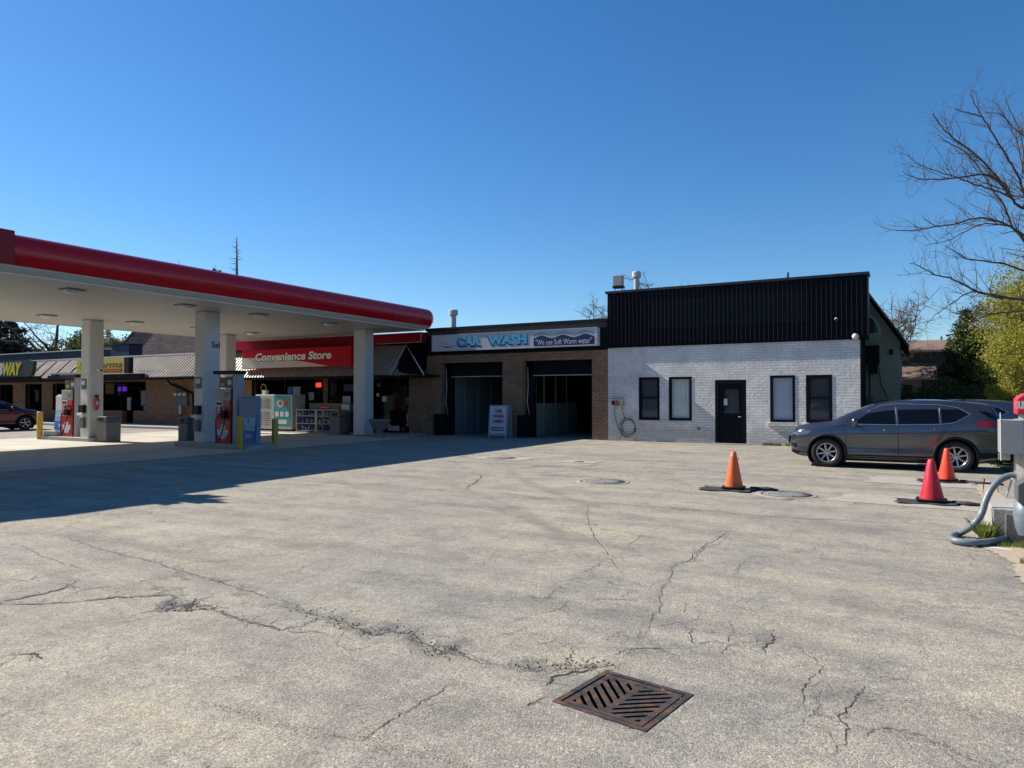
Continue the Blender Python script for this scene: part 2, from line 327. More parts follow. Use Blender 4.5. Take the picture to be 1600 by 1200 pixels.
CRACKS=[(0.022,[(-6.72,3.16),(-6.68,3.3),(-6.66,3.45),(-6.68,3.59),(-6.73,3.74)]),(0.016,[(-6.67,3.13),(-6.36,3.29),(-6.14,3.49),(-6.03,3.65),(-5.9,3.77),(-5.79,3.91),(-5.64,4.0),(-5.51,3.99)]),(0.035,[(-5.3,3.71),(-5.43,3.86),(-5.35,3.87),(-5.26,3.92)]),(0.03,[(-5.26,3.92),(-5.14,3.79),(-5.1,3.88),(-5.05,3.91)]),(0.007,[(-5.22,3.65),(-5.24,3.44),(-5.28,3.31)]),(0.012,[(-5.05,3.91),(-4.73,3.87),(-4.47,3.84),(-4.29,3.83),(-4.09,3.81),(-4.02,3.93),(-4.03,4.14)]),(0.01,[(-9.28,5.03),(-8.18,4.83),(-7.55,4.77),(-7.26,4.76),(-6.85,4.72),(-6.49,4.63),(-6.15,4.58),(-5.83,4.54),(-5.38,4.46),(-5.01,4.41),(-4.57,4.34),(-4.26,4.29)]),(0.013,[(-4.49,4.29),(-4.17,4.24),(-3.94,4.22),(-3.7,4.14),(-3.48,4.1),(-3.4,4.25),(-3.22,4.25),(-2.94,4.11),(-2.79,4.01),(-2.72,4.14),(-2.57,4.01),(-2.38,3.99),(-2.23,4.0)]),(0.009,[(-9.23,4.44),(-8.45,4.32),(-7.77,4.21),(-7.32,4.16),(-7.07,4.16)]),(0.004,[(-10.44,5.52),(-9.29,5.33),(-8.38,5.24),(-7.74,5.08),(-6.88,4.97),(-6.27,5.0),(-5.7,4.92)]),(0.02,[(-5.26,2.58),(-5.21,2.62),(-5.16,2.64),(-5.03,2.61)]),(0.009,[(-2.42,3.6),(-2.43,3.4),(-2.43,3.21),(-2.44,3.05),(-2.43,2.87),(-2.42,2.78)]),(0.005,[(-2.58,3.08),(-2.61,3.0),(-2.65,2.94)]),(0.006,[(-4.34,3.67),(-4.44,3.8),(-4.4,3.86),(-4.32,3.84)]),(0.009,[(-3.67,3.89),(-3.84,3.9),(-3.94,3.82),(-4.09,3.81),(-4.25,3.83),(-4.44,3.83),(-4.72,3.84),(-4.99,3.91)]),(0.006,[(-3.25,4.05),(-3.29,3.8),(-3.38,3.72),(-3.7,3.88)]),(0.008,[(-2.0,9.1),(-1.96,8.51),(-2.06,8.29),(-2.05,7.83),(-1.97,7.46),(-2.05,7.42),(-2.13,7.31),(-2.09,7.02),(-2.01,6.72),(-1.96,6.28),(-1.88,5.95),(-1.79,5.66),(-1.78,5.47),(-1.73,5.22),(-1.69,5.01),(-1.7,4.88)]),(0.006,[(-1.72,5.19),(-1.66,5.25),(-1.59,5.35),(-1.48,5.48),(-1.46,5.69)]),(0.009,[(-1.4,5.32),(-1.42,5.25),(-1.38,5.1),(-1.3,4.92)]),(0.008,[(-1.13,5.35),(-1.14,5.19),(-1.15,5.09),(-1.23,5.08),(-1.3,4.97)]),(0.014,[(-0.91,5.51),(-0.86,5.35),(-0.88,5.16),(-0.88,5.02)]),(0.005,[(-1.24,5.67),(-1.18,5.46),(-1.13,5.35),(-1.03,5.39),(-0.91,5.47)]),(0.008,[(-1.1,4.87),(-1.11,5.0),(-1.08,5.1),(-0.99,5.2),(-0.89,5.3)]),(0.007,[(-1.87,4.87),(-1.78,4.89),(-1.7,4.88)]),(0.009,[(-1.7,4.67),(-1.62,4.7),(-1.51,4.79),(-1.43,4.75)]),(0.006,[(-2.92,8.68),(-2.9,8.33),(-2.91,7.98)]),(0.006,[(-2.14,6.13),(-2.16,5.93),(-2.16,5.71)]),(0.004,[(-1.53,7.91),(-1.52,7.46),(-1.48,7.01)]),(0.005,[(-1.62,5.96),(-1.62,5.8),(-1.58,5.63)]),(0.006,[(-0.18,4.94),(-0.09,4.96),(0.05,4.97)]),(0.009,[(-0.24,4.81),(-0.27,4.63),(-0.3,4.45),(-0.34,4.21),(-0.3,4.07),(-0.33,3.88),(-0.35,3.77)]),(0.005,[(-0.27,4.55),(-0.14,4.59),(0.01,4.67)]),(0.007,[(-0.21,4.03),(-0.19,4.13),(-0.15,4.21),(-0.04,4.24),(0.05,4.22),(0.11,4.11)]),(0.007,[(-0.71,5.28),(-0.56,5.09),(-0.5,4.91),(-0.56,4.56),(-0.52,4.24)]),(0.012,[(-2.03,3.96),(-1.97,4.1),(-1.88,4.18),(-1.76,4.23),(-1.67,4.35)]),(0.016,[(-1.91,3.83),(-1.91,3.89),(-1.92,3.99),(-1.86,4.1),(-1.8,4.13),(-1.75,4.22)]),(0.009,[(-1.96,4.18),(-1.93,4.24),(-1.98,4.33),(-2.02,4.55)]),(0.01,[(-1.88,3.52),(-1.85,3.63),(-1.83,3.69)]),(0.005,[(-1.89,4.73),(-1.87,5.02)]),(0.007,[(-2.29,4.45),(-2.2,4.56)]),(0.008,[(-2.6,4.47),(-2.53,4.55),(-2.53,4.67)]),(0.008,[(-1.75,4.49),(-1.67,4.67),(-1.56,4.77),(-1.43,4.74)]),(0.022,[(-7.19,11.16),(-7.56,11.98),(-8.29,13.49)]),(0.01,[(-4.59,10.81),(-4.16,9.71),(-3.59,8.53),(-3.39,8.14),(-3.07,7.65),(-2.7,7.0),(-2.46,6.65)]),(0.01,[(-7.06,10.96),(-6.33,10.99),(-5.57,10.81),(-4.75,10.93),(-3.93,10.86),(-3.27,10.94),(-2.73,10.86)]),(0.02,[(-9.19,16.48),(-9.08,17.22),(-9.03,18.05)]),(0.03,[(-8.32,15.18),(-8.12,15.77),(-7.23,16.02),(-6.99,16.3),(-6.93,17.09)]),(0.03,[(-7.24,13.88),(-6.85,14.1),(-6.32,14.09)]),(0.012,[(-3.24,10.92),(-2.21,10.78),(-1.31,10.85),(-0.48,11.01),(0.56,11.21)]),(0.01,[(-0.86,12.5),(-0.73,14.19)]),(0.007,[(-2.09,7.03),(-2.04,7.5),(-2.09,8.36),(-2.03,9.49)]),(0.02,[(-2.37,12.64),(-1.88,12.68),(-1.42,13.17),(-1.33,13.37)])]
TAN_SEAM=[(-3.51,2.7),(-3.31,2.72),(-3.13,2.71),(-2.92,2.72),(-2.76,2.73),(-2.55,2.77),(-2.38,2.82),(-2.19,2.81),(-2.01,2.82),(-1.81,2.85)]
PALE_SEAM=[(-4.59,10.81),(-4.16,9.71),(-3.59,8.53),(-3.39,8.14),(-3.07,7.65),(-2.7,7.0),(-2.46,6.65)]
LIMBS=[(0.05,[(2.43,17.89,5.28),(2.06,17.5,5.51),(1.84,17.19,5.66),(1.66,16.89,5.92),(1.35,16.53,6.25),(1.01,16.15,6.53),(0.74,15.81,6.69),(0.58,15.53,6.81),(0.42,15.25,7.0)]),(0.05,[(2.47,18.28,4.56),(2.14,18.2,5.02),(1.94,18.19,5.32),(1.82,18.23,5.76),(1.62,18.23,6.11),(1.45,18.24,6.51),(1.14,18.17,7.0),(0.78,18.08,7.29),(0.6,18.09,7.49)]),(0.028,[(1.86,17.34,5.7),(1.53,16.9,6.06),(1.22,16.47,6.06),(0.78,15.98,5.92),(0.35,15.5,5.84),(0.13,15.13,5.81),(-0.06,14.78,5.86)]),(0.03,[(1.75,17.5,5.87),(1.41,17.33,6.01),(1.07,17.15,6.13),(0.86,17.06,6.24),(0.56,16.9,6.34),(0.25,16.75,6.49),(-0.03,16.61,6.73)]),(0.045,[(2.37,18.43,5.4),(2.14,18.16,6.02),(1.96,17.92,6.47),(1.74,17.66,6.79),(1.56,17.42,7.1),(1.34,17.16,7.41),(1.1,16.89,7.44),(0.84,16.62,7.47)]),(0.015,[(1.33,17.01,7.36),(1.2,16.93,7.63),(1.12,16.88,7.86)]),(0.03,[(2.59,18.98,7.17),(2.23,18.77,7.38),(2.01,18.65,7.58),(1.8,18.52,7.85),(1.47,18.34,7.88)]),(0.045,[(2.44,18.02,4.75),(2.07,17.64,5.0),(1.82,17.33,5.16),(1.5,16.97,5.25),(1.15,16.61,5.25),(0.81,16.25,5.09),(0.45,15.88,5.01),(0.03,15.47,4.9),(-0.26,15.14,4.87)]),(0.02,[(1.83,17.45,5.18),(1.39,17.23,5.24),(1.05,17.07,5.11),(0.71,16.91,4.92),(0.33,16.73,4.81)]),(0.04,[(2.46,18.28,4.16),(2.12,18.12,4.36),(1.78,17.97,4.51),(1.43,17.81,4.57),(1.08,17.65,4.64),(0.91,17.59,4.77),(0.7,17.51,4.92)]),(0.045,[(2.43,18.04,3.69),(2.06,17.66,3.69),(1.7,17.28,3.74),(1.22,16.82,3.82),(0.81,16.41,4.02),(0.44,16.02,4.11),(0.25,15.73,4.21),(0.05,15.44,4.27)]),(0.03,[(2.26,17.61,3.46),(2.02,17.34,3.44),(1.74,17.05,3.4),(1.46,16.76,3.36),(1.1,16.43,3.35),(0.88,16.17,3.32),(0.7,15.94,3.35)]),(0.022,[(1.7,17.52,3.72),(1.38,17.24,3.81),(1.14,17.02,3.85),(0.91,16.79,3.73),(0.68,16.57,3.52),(0.46,16.36,3.35),(0.3,16.18,3.14)]),(0.012,[(1.47,16.82,3.37),(1.18,16.44,3.25),(1.0,16.11,3.15)]),(0.035,[(2.61,19.25,5.8),(2.37,19.24,6.18),(2.29,19.32,6.72),(2.16,19.37,7.49),(1.95,19.38,8.06),(1.78,19.41,8.46)]),(0.03,[(2.34,18.4,6.22),(2.16,18.23,6.56),(2.12,18.14,7.11),(1.94,17.98,7.62),(1.8,17.83,7.96)])]
HOSE=[(1.1, 10.5, 0.78), (1.02, 10.45, 0.76), (0.94, 10.4, 0.71), (0.86, 10.35, 0.61), (0.8, 10.3, 0.48), (0.75, 10.25, 0.32), (0.68, 10.2, 0.21), (0.6, 10.3, 0.11), (0.51, 10.4, 0.03), (0.44, 10.08, 0.05), (0.43, 9.86, 0.05), (0.5, 9.77, 0.05), (0.63, 9.76, 0.05), (0.77, 9.88, 0.05), (0.94, 10.14, 0.05), (1.07, 10.44, 0.05), (1.22, 10.7, 0.05)]

# ---------------------------------------------------------------- ground
def axis(a, b, st, lo, hi):
    core = list(np.arange(a, b + 1e-6, st)); g = st; x = core[-1]; up = []
    while x < hi: g = min(g * 1.35, 40); x += g; up.append(x)
    g = st; x = core[0]; dn = []
    while x > lo: g = min(g * 1.35, 40); x -= g; dn.append(x)
    return np.array(dn[::-1] + core + up)
gx = axis(-10.5, 2.4, 0.03, -500, 500); gy = axis(1.6, 10.6, 0.03, -500, 700)
GX, GY = np.meshgrid(gx, gy, indexing='ij')
def seg_dist(pts):
    d = np.full(GX.shape, 9.9)
    for (x0, y0), (x1, y1) in zip(pts[:-1], pts[1:]):
        dx, dy = x1 - x0, y1 - y0; L = dx * dx + dy * dy + 1e-9
        t = np.clip(((GX - x0) * dx + (GY - y0) * dy) / L, 0, 1)
        d = np.minimum(d, np.hypot(GX - x0 - t * dx, GY - y0 - t * dy))
    return d
def lattice(cell, seed):
    r = np.random.default_rng(seed); n = 256; L = r.uniform(-1, 1, (n, n))
    u = GX / cell; v = GY / cell; i = np.floor(u).astype(int); j = np.floor(v).astype(int); a = u - i; b = v - j
    a = a * a * (3 - 2 * a); b = b * b * (3 - 2 * b)
    g = lambda p, q: L[p % n, q % n]
    return (g(i, j) * (1 - a) + g(i + 1, j) * a) * (1 - b) + (g(i, j + 1) * (1 - a) + g(i + 1, j + 1) * a) * b
near = np.clip((14 - np.hypot(GX + 3, GY - 4)) / 4, 0, 1)
H = near * (lattice(1.7, 1) * 0.006 + lattice(0.5, 2) * 0.002)
WEAR = np.zeros(GX.shape)
fine = lattice(0.16, 3) * 0.6 + lattice(0.075, 4) * 0.4
def band(pts, w, amp, sink, wear):
    global H, WEAR
    d = seg_dist(pts) + lattice(0.3, 9) * w * 0.45
    k = np.clip(1 - d / w, 0, 1); k = k * k * (3 - 2 * k)
    H = H + k * (fine * amp - sink); WEAR = np.maximum(WEAR, k * wear)
CR = CRACKS
band(CR[7][1][:10], 0.17, 0.024, 0.014, 0.85)
band(CR[6][1], 0.06, 0.008, 0.004, 0.45)
band(CR[10][1], 0.06, 0.008, 0.006, 0.6)
band(CR[14][1], 0.05, 0.006, 0.004, 0.4); band([(-8.4, 5.3), (-6.6, 5.15), (-5.2, 5.0)], 0.35, 0.002, 0.002, 0.35)
band(CR[16][1], 0.05, 0.006, 0.003, 0.35)
band(CR[3][1] + CR[2][1], 0.09, 0.015, 0.022, 0.9)
GC = [c for c in CR if abs(c[1][0][0] + 2.2) < 1.6 and c[1][0][1] < 5.2]
band([(-2.25, 4.0), (-1.95, 4.18), (-1.72, 4.3)], 0.15, 0.030, 0.022, 0.95)
for c in CR:
    if c[0] >= 0.012: band(c[1], 0.05 + c[0], 0.006, 0.006, 0.55)
# sunken side of the long torn seam, worn hollow right of the grate
band(CR[6][1], 0.30, 0.002, 0.003, 0.30); band(CR[5][1], 0.16, 0.003, 0.002, 0.30); band(CR[15][1] if False else TAN_SEAM, 0.10, 0.003, 0.003, 0.25)
band([(-1.0, 4.9), (-0.2, 4.5), (0.2, 4.0)], 0.35, 0.004, 0.004, 0.30); band([(-2.0, 5.2), (-1.0, 5.6), (-0.2, 5.2)], 0.30, 0.003, 0.003, 0.30)
for q0, q1 in (((-1.83, 3.62), (-1.69, 4.25)), ((-1.69, 4.25), (-1.06, 4.13)), ((-1.06, 4.13), (-1.17, 3.52)), ((-1.17, 3.52), (-1.83, 3.62))): band([q0, q1], 0.10, 0.010, 0.004, 0.55)
d = seg_dist([(-8.4, 5.3), (-6.6, 5.15), (-5.2, 5.0), (-4.4, 4.75)]); H -= 0.02 * np.exp(-(d / 0.35) ** 2) * near
gu = (GX + 1.4375) * 0.9782 + (GY - 3.8825) * -0.2077; gv = (GX + 1.4375) * 0.2077 + (GY - 3.8825) * 0.9782; gq = np.maximum(abs(gu), abs(gv))
k = np.clip((0.75 - gq) / 0.4, 0, 1); H = H * (1 - k) + 0.007 * k + k * (gq > 0.31) * (gq < 0.42) * fine * 0.004; H[gq < 0.262] = -0.03
nx, ny = len(gx), len(gy)
idx = np.arange(nx * ny).reshape(nx, ny)
faces = np.stack([idx[:-1, :-1], idx[1:, :-1], idx[1:, 1:], idx[:-1, 1:]], -1).reshape(-1, 4)
# hollow under the drain grate is cut by dropping those cells
GC0 = (-1.44, 3.89); GR = 0.0
verts = np.stack([GX, GY, H], -1).reshape(-1, 3)
ground = np_mesh('ground', verts, faces, [ASPHALT], smooth=True); tag(ground, kind='structure')
at = ground.data.attributes.new('wear', 'FLOAT', 'POINT'); at.data.foreach_set('value', WEAR.ravel().astype(np.float32))
def gz(x, y):
    i = int(np.clip(np.searchsorted(gx, x) - 1, 0, nx - 2)); j = int(np.clip(np.searchsorted(gy, y) - 1, 0, ny - 2))
    a = (x - gx[i]) / (gx[i + 1] - gx[i]); b = (y - gy[j]) / (gy[j + 1] - gy[j])
    return float((H[i, j] * (1 - a) + H[i + 1, j] * a) * (1 - b) + (H[i, j + 1] * (1 - a) + H[i + 1, j + 1] * a) * b)

CRK = M('crack_dirt', (0.045, 0.040, 0.034), 0.95, var=0.5, vscale=20)
PALE = M('crack_sand', (0.40, 0.34, 0.25), 0.95, var=0.25, vscale=9)
def fractal(pts, rough, step=0.03):
    out = [Vector(pts[0])]
    for p, q in zip(pts[:-1], pts[1:]):
        p, q = Vector(p), Vector(q); n = max(1, int((q - p).length / step)); nrm = Vector((-(q - p).y, (q - p).x)).normalized() if (q - p).length > 0 else Vector((0, 1))
        amp = 0; L = (q - p).length
        for k in range(1, n + 1):
            t = k / n; amp = amp * 0.72 + random.gauss(0, rough)
            out.append(p.lerp(q, t) + nrm * amp * math.sin(math.pi * min(1, t * 1.0 + 0.001)) ** 0.5 if k < n else q)
    return out
def ribbon(mb, pts, w, mat, dz=0.0035, rough=0.012, ragged=0.75, fade=True, dist_min=0.03):
    # far cracks need coarser points
    P = fractal(pts, rough, dist_min); n = len(P)
    vs = []; fs = []
    for i, p in enumerate(P):
        d = (P[min(i + 1, n - 1)] - P[max(i - 1, 0)]); d = d.normalized() if d.length > 1e-6 else Vector((1, 0)); nr = Vector((-d.y, d.x))
        e = min(1, 6 * i / n + 0.1, 6 * (n - 1 - i) / n + 0.1) if fade else 1
        a = w * e * random.uniform(1 - ragged, 1 + ragged) * 0.5; b = w * e * random.uniform(1 - ragged, 1 + ragged) * 0.5
        for q in (p + nr * a, p - nr * b): vs.append((q.x, q.y, gz(q.x, q.y) + dz))
    fs = [(2 * i, 2 * i + 1, 2 * i + 3, 2 * i + 2) for i in range(n - 1)]
    mb.add(vs, fs, mat)
mb = MB()
for w, pts in CR:
    far = np.mean([p[1] for p in pts])
    ribbon(mb, pts, w * (0.62 if far < 7 and w < 0.015 else 1.0), CRK, rough=0.011 + (0.02 if far > 9 else 0), dist_min=0.022 if far < 8 else 0.08)
    if w > 0.006:
        for k in range(int(len(pts) * 1.2)):       # short side cracks
            i = random.randrange(len(pts)); p = pts[i]; a = random.uniform(0, 6.28); L = random.uniform(0.08, 0.3)
            ribbon(mb, [p, (p[0] + math.cos(a) * L, p[1] + math.sin(a) * L)], w * 0.22, CRK, rough=0.010)
def scatter(pts, w, n, l0, l1, cw):
    for _ in range(n):
        i = random.randrange(len(pts) - 1); t = random.random(); p = Vector(pts[i]).lerp(Vector(pts[i + 1]), t) + Vector((random.gauss(0, w), random.gauss(0, w)))
        dirn = (Vector(pts[i + 1]) - Vector(pts[i])); a = math.atan2(dirn.y, dirn.x) + random.gauss(0, 0.6); L = random.uniform(l0, l1)
        q = p + Vector((math.cos(a), math.sin(a))) * L * 0.5; r_ = q + Vector((math.cos(a + random.gauss(0, 0.6)), math.sin(a + random.gauss(0, 0.6)))) * L * 0.5
        ribbon(mb, [tuple(p), tuple(q), tuple(r_)], random.uniform(0.4, 1.2) * cw, CRK, rough=0.006, dist_min=0.02)
scatter(CR[7][1][:10], 0.06, 22, 0.05, 0.18, 0.006)
scatter(CR[6][1], 0.02, 22, 0.04, 0.14, 0.005)
scatter([(-2.25, 4.0), (-1.95, 4.18), (-1.72, 4.3)], 0.04, 14, 0.03, 0.11, 0.005)
scatter(CR[3][1] + CR[2][1], 0.03, 4, 0.03, 0.10, 0.006)
cracks = mb.build('ground_cracks', recalc=False, local=True); tag(cracks, kind='structure')
# loose crumbs of broken asphalt
STONE = M('asphalt_crumb', (0.20, 0.185, 0.16), 0.95, var=0.4, vscale=30)
mb = MB(); rs = random.Random(77)
def crumbs(pts, w, n, s0, s1):
    for _ in range(n):
        i = rs.randrange(len(pts) - 1); p = Vector(pts[i]).lerp(Vector(pts[i + 1]), rs.random()) + Vector((rs.gauss(0, w), rs.gauss(0, w))); s_ = s0 + (s1 - s0) * rs.random() ** 3
        z = gz(p.x, p.y); vs = [(p.x + s_ * math.cos(k * 1.257 + rs.uniform(-.4, .4)) * rs.uniform(.6, 1.1), p.y + s_ * math.sin(k * 1.257) * rs.uniform(.6, 1.1), z - 0.002) for k in range(5)]
        vs += [(v[0] * 0.55 + p.x * 0.45 + rs.uniform(-.2, .2) * s_, v[1] * 0.55 + p.y * 0.45, z + s_ * rs.uniform(.35, .75)) for v in vs[:5]]
        mb.add(vs, [(0, 1, 6, 5), (1, 2, 7, 6), (2, 3, 8, 7), (3, 4, 9, 8), (4, 0, 5, 9), (5, 6, 7, 8, 9)], STONE)
crumbs(CR[7][1][:10], 0.07, 420, 0.003, 0.014); crumbs([(-2.3, 4.0), (-1.95, 4.2), (-1.70, 4.33)], 0.06, 300, 0.003, 0.015); crumbs(CR[3][1] + CR[2][1], 0.05, 150, 0.004, 0.016)
crumbs(CR[6][1], 0.05, 200, 0.002, 0.009); crumbs(CR[5][1], 0.04, 120, 0.002, 0.008); crumbs([(-1.9, 3.5), (-1.1, 3.5), (-0.9, 4.3)], 0.3, 160, 0.002, 0.007)
for c in CR[16:42]: crumbs(c[1], 0.03, 12, 0.002, 0.007)
STONE = M('sand_grain', (0.42, 0.33, 0.21), 0.95, var=0.35, vscale=30); crumbs(TAN_SEAM, 0.022, 700, 0.002, 0.007); crumbs([(-6, 4), (-3, 3.2), (0.5, 3.4), (1.2, 6), (0.8, 9.5)], 0.8, 420, 0.002, 0.007); crumbs([(0.75, 8.3), (0.7, 9.6), (0.6, 10.4)], 0.14, 260, 0.003, 0.012)
tag(mb.build('asphalt_crumbs', local=True), kind='stuff')
mb = MB()
ribbon(mb, [(x + 0.018, y) for x, y in PALE_SEAM], 0.014, PALE, rough=0.006, dz=0.003)
seam = mb.build('ground_seam_sand', recalc=False, local=True); tag(seam, kind='structure')

# concrete forecourt slab, sidewalk, verge
def slabmat():
    m, t, b = newmat('forecourt_concrete'); p = POS(t)
    n1 = NOISE(t, p, 0.5, 6, 0.65); n2 = NOISE(t, p, 30, 4, 0.7)
    c = RAMP(t, n1, [(0.3, (0.36, 0.33, 0.27)), (0.55, (0.50, 0.46, 0.38)), (0.75, (0.58, 0.54, 0.45))])
    c = MIX(t, c, RAMP(t, n2, [(0.3, (0.85,) * 3), (0.7, (1.08,) * 3)]), 1.0, 'MULTIPLY')
    s = N(t, "SeparateXYZ"); t.links.new(p, s.inputs[0])
    for ax, per in ((0, 3.2), (1, 4.1)):
        f = MATH(t, 'FRACT', MATH(t, 'DIVIDE', s.outputs[ax], per)); k = MATH(t, 'LESS_THAN', f, 0.012 / per * 2)
        c = MIX(t, c, (0.07, 0.065, 0.06), MATH(t, 'MULTIPLY', k, 0.8))
    t.links.new(c, b.inputs['Base Color']); b.inputs['Roughness'].default_value = 0.85; BUMP(t, b, n2, 0.25, 0.004)
    return m
SLAB = slabmat()
mb = MB(); mb.box(-32.2, -18.32, -6, 24.85, -0.1, 0.006, SLAB); tag(mb.build('forecourt_slab', local=True), kind='structure')
mb = MB(); mb.box(-62, -33.0, 24.0, 26.6, -0.1, 0.13, CONCRETE); mb.box(-33.0, -19.35, 24.9, 26.6, -0.1, 0.05, CONCRETE)
tag(mb.build('sidewalk', local=True, bevel=0.015), kind='structure')
def grassmat():
    m, t, b = newmat('verge_soil'); p = POS(t)
    c = RAMP(t, NOISE(t, p, 1.2, 6, 0.7), [(0.35, (0.20, 0.16, 0.10)), (0.5, (0.10, 0.11, 0.04)), (0.7, (0.06, 0.09, 0.025))])
    t.links.new(c, b.inputs['Base Color']); b.inputs['Roughness'].default_value = 0.95; BUMP(t, b, NOISE(t, p, 25, 5), 0.8, 0.03)
    return m
SOIL = grassmat()
SAND = M('sandy_grit', (0.42, 0.34, 0.24), 0.95, var=0.25, vscale=6, bump=0.5, bscale=60, dirt=0.35)
mb = MB()
n = 14; edge = [(1.30 + min(0.65, i * 0.09) + 0.06 * math.sin(i * 2.1) + random.uniform(-0.05, 0.05), 6.0 + i * 1.35) for i in range(n)]
mb.poly_prism([(9, 6.0), (9, 60), (2.2, 60), (2.0, 24)] + edge[::-1], 'z', -0.05, 0.035, SOIL)
mb.poly_prism([(-1.3, 31), (1.6, 31), (1.6, 60), (-1.3, 60)], 'z', -0.05, 0.03, SOIL)
tag(mb.build('grass_verge', local=True), kind='structure')
mb = MB(); pts = [(0.86, 8.2), (0.95, 8.9), (0.80, 9.5), (0.62, 10.0), (0.72, 10.6), (0.9, 11.6), (1.05, 13.4), (1.1, 16), (1.4, 18), (1.5, 8.0), (1.2, 7.6)]
RG = []
for k in range(len(pts)):
    a, b = Vector(pts[k]), Vector(pts[(k + 1) % len(pts)])
    for q in range(12): RG.append(a.lerp(b, q / 12) + Vector((random.gauss(0, .022), random.gauss(0, .022))))
mb.add([(p.x, p.y, 0.010) for p in RG], [tuple(range(len(RG)))], SAND); tag(mb.build('sandy_edge', local=True, recalc=False), kind='structure')

# manholes, covers, drain
LID = M('cover_metal', (0.19, 0.18, 0.165), 0.8, 0.0, var=0.2, vscale=12, bump=0.3, bscale=60)
def rustmat():
    m, t, b = newmat('rusty_iron'); p = POS(t); n1 = NOISE(t, p, 9, 6, 0.7); n2 = NOISE(t, p, 60, 5, 0.7)
    c = RAMP(t, n1, [(0.32, (0.028, 0.024, 0.024)), (0.5, (0.060, 0.046, 0.042)), (0.60, (0.13, 0.060, 0.030)), (0.72, (0.20, 0.105, 0.055))])
    c = MIX(t, c, RAMP(t, n2, [(0.3, (0.6,) * 3), (0.7, (1.3,) * 3)]), 1.0, 'MULTIPLY')
    t.links.new(c, b.inputs['Base Color']); b.inputs['Roughness'].default_value = 0.7; b.inputs['Metallic'].default_value = 0.15; BUMP(t, b, n2, 0.7, 0.004); return m
RUST = rustmat()
COLLAR = M('concrete_collar', (0.31, 0.28, 0.235), 0.9, var=0.2, vscale=6, bump=0.3)
def manhole(x, y, r, label):
    t = empty('manhole', (x, y, 0), label, 'manhole', 'round fuel tank covers in the asphalt')
    mb = MB(); mb.lathe([(r * 1.22, 0.0), (r * 1.2, 0.009), (r * 1.02, 0.010), (r * 1.0, 0.004)], (x, y, 0), COLLAR, 40); mb.build('collar', t)
    mb = MB(); mb.lathe([(r * 1.02, 0.0), (r * 1.02, 0.014), (r * 0.97, 0.014), (r * 0.965, 0.008)], (x, y, 0), RUST, 40); mb.build('frame', t)
    mb = MB(); mb.lathe([(r * 0.955, 0.002), (r * 0.95, 0.013), (r * 0.5, 0.016), (0.0001, 0.016)], (x, y, 0), LID, 40)
    for k in range(4): mb.tube([(x + r * 0.72 * math.cos(k * 1.57 + 0.5), y + r * 0.72 * math.sin(k * 1.57 + 0.5), 0.012), (x + r * 0.72 * math.cos(k * 1.57 + 0.5), y + r * 0.72 * math.sin(k * 1.57 + 0.5), 0.022)], 0.025, RUST, 6)
    mb.build('lid', t)
manhole(-5.45, 13.55, 0.45, "large round grey cover in the sunny asphalt straight out from the white building")
manhole(-10.05, 17.35, 0.40, "round grey cover at the edge of the canopy shadow before the wash bays")
manhole(-7.65, 17.35, 0.13, "small dark cap in a pale concrete patch between the round covers")
manhole(-1.9, 13.35, 0.42, "sunken round cover just right of the left orange cone")
def ragged(mb, pts, mat, z, j=0.03):
    o = []
    for k in range(len(pts)):
        a, b = Vector(pts[k]), Vector(pts[(k + 1) % len(pts)])
        for q in range(14): o.append(a.lerp(b, q / 14) + Vector((random.gauss(0, j), random.gauss(0, j * 0.6))))
    mb.add([(p.x, p.y, z) for p in o], [tuple(range(len(o)))], mat)
PATCH = M('worn_concrete_patch', (0.37, 0.335, 0.275), 0.92, var=0.22, vscale=2.2, bump=0.5, bscale=70, dirt=0.35)
mb = MB(); ragged(mb, [(-8.2, 17.0), (-7.15, 17.05), (-7.1, 17.75), (-8.15, 17.7)], PATCH, 0.008); ragged(mb, [(-10.9, 16.9), (-9.2, 16.85), (-9.1, 17.9), (-10.7, 18.0)], PATCH, 0.006)
ragged(mb, [(-1.25, 12.95), (1.0, 12.75), (1.1, 13.9), (-0.9, 14.1)], PATCH, 0.006, 0.05); ragged(mb, [(-0.9, 16.1), (1.1, 15.9), (1.2, 17.3), (-0.6, 17.4)], PATCH, 0.006, 0.05)
if False: mb.poly_prism([(-8.2, 17.0), (-7.15, 17.05), (-7.1, 17.75), (-8.15, 17.7)], 'z', -0.02, 0.007, COLLAR); mb.poly_prism([(-10.9, 16.9), (-9.2, 16.85), (-9.1, 17.9), (-10.7, 18.0)], 'z', -0.02, 0.005, COLLAR)
tag(mb.build('concrete_patches', local=True, recalc=False), kind='structure')

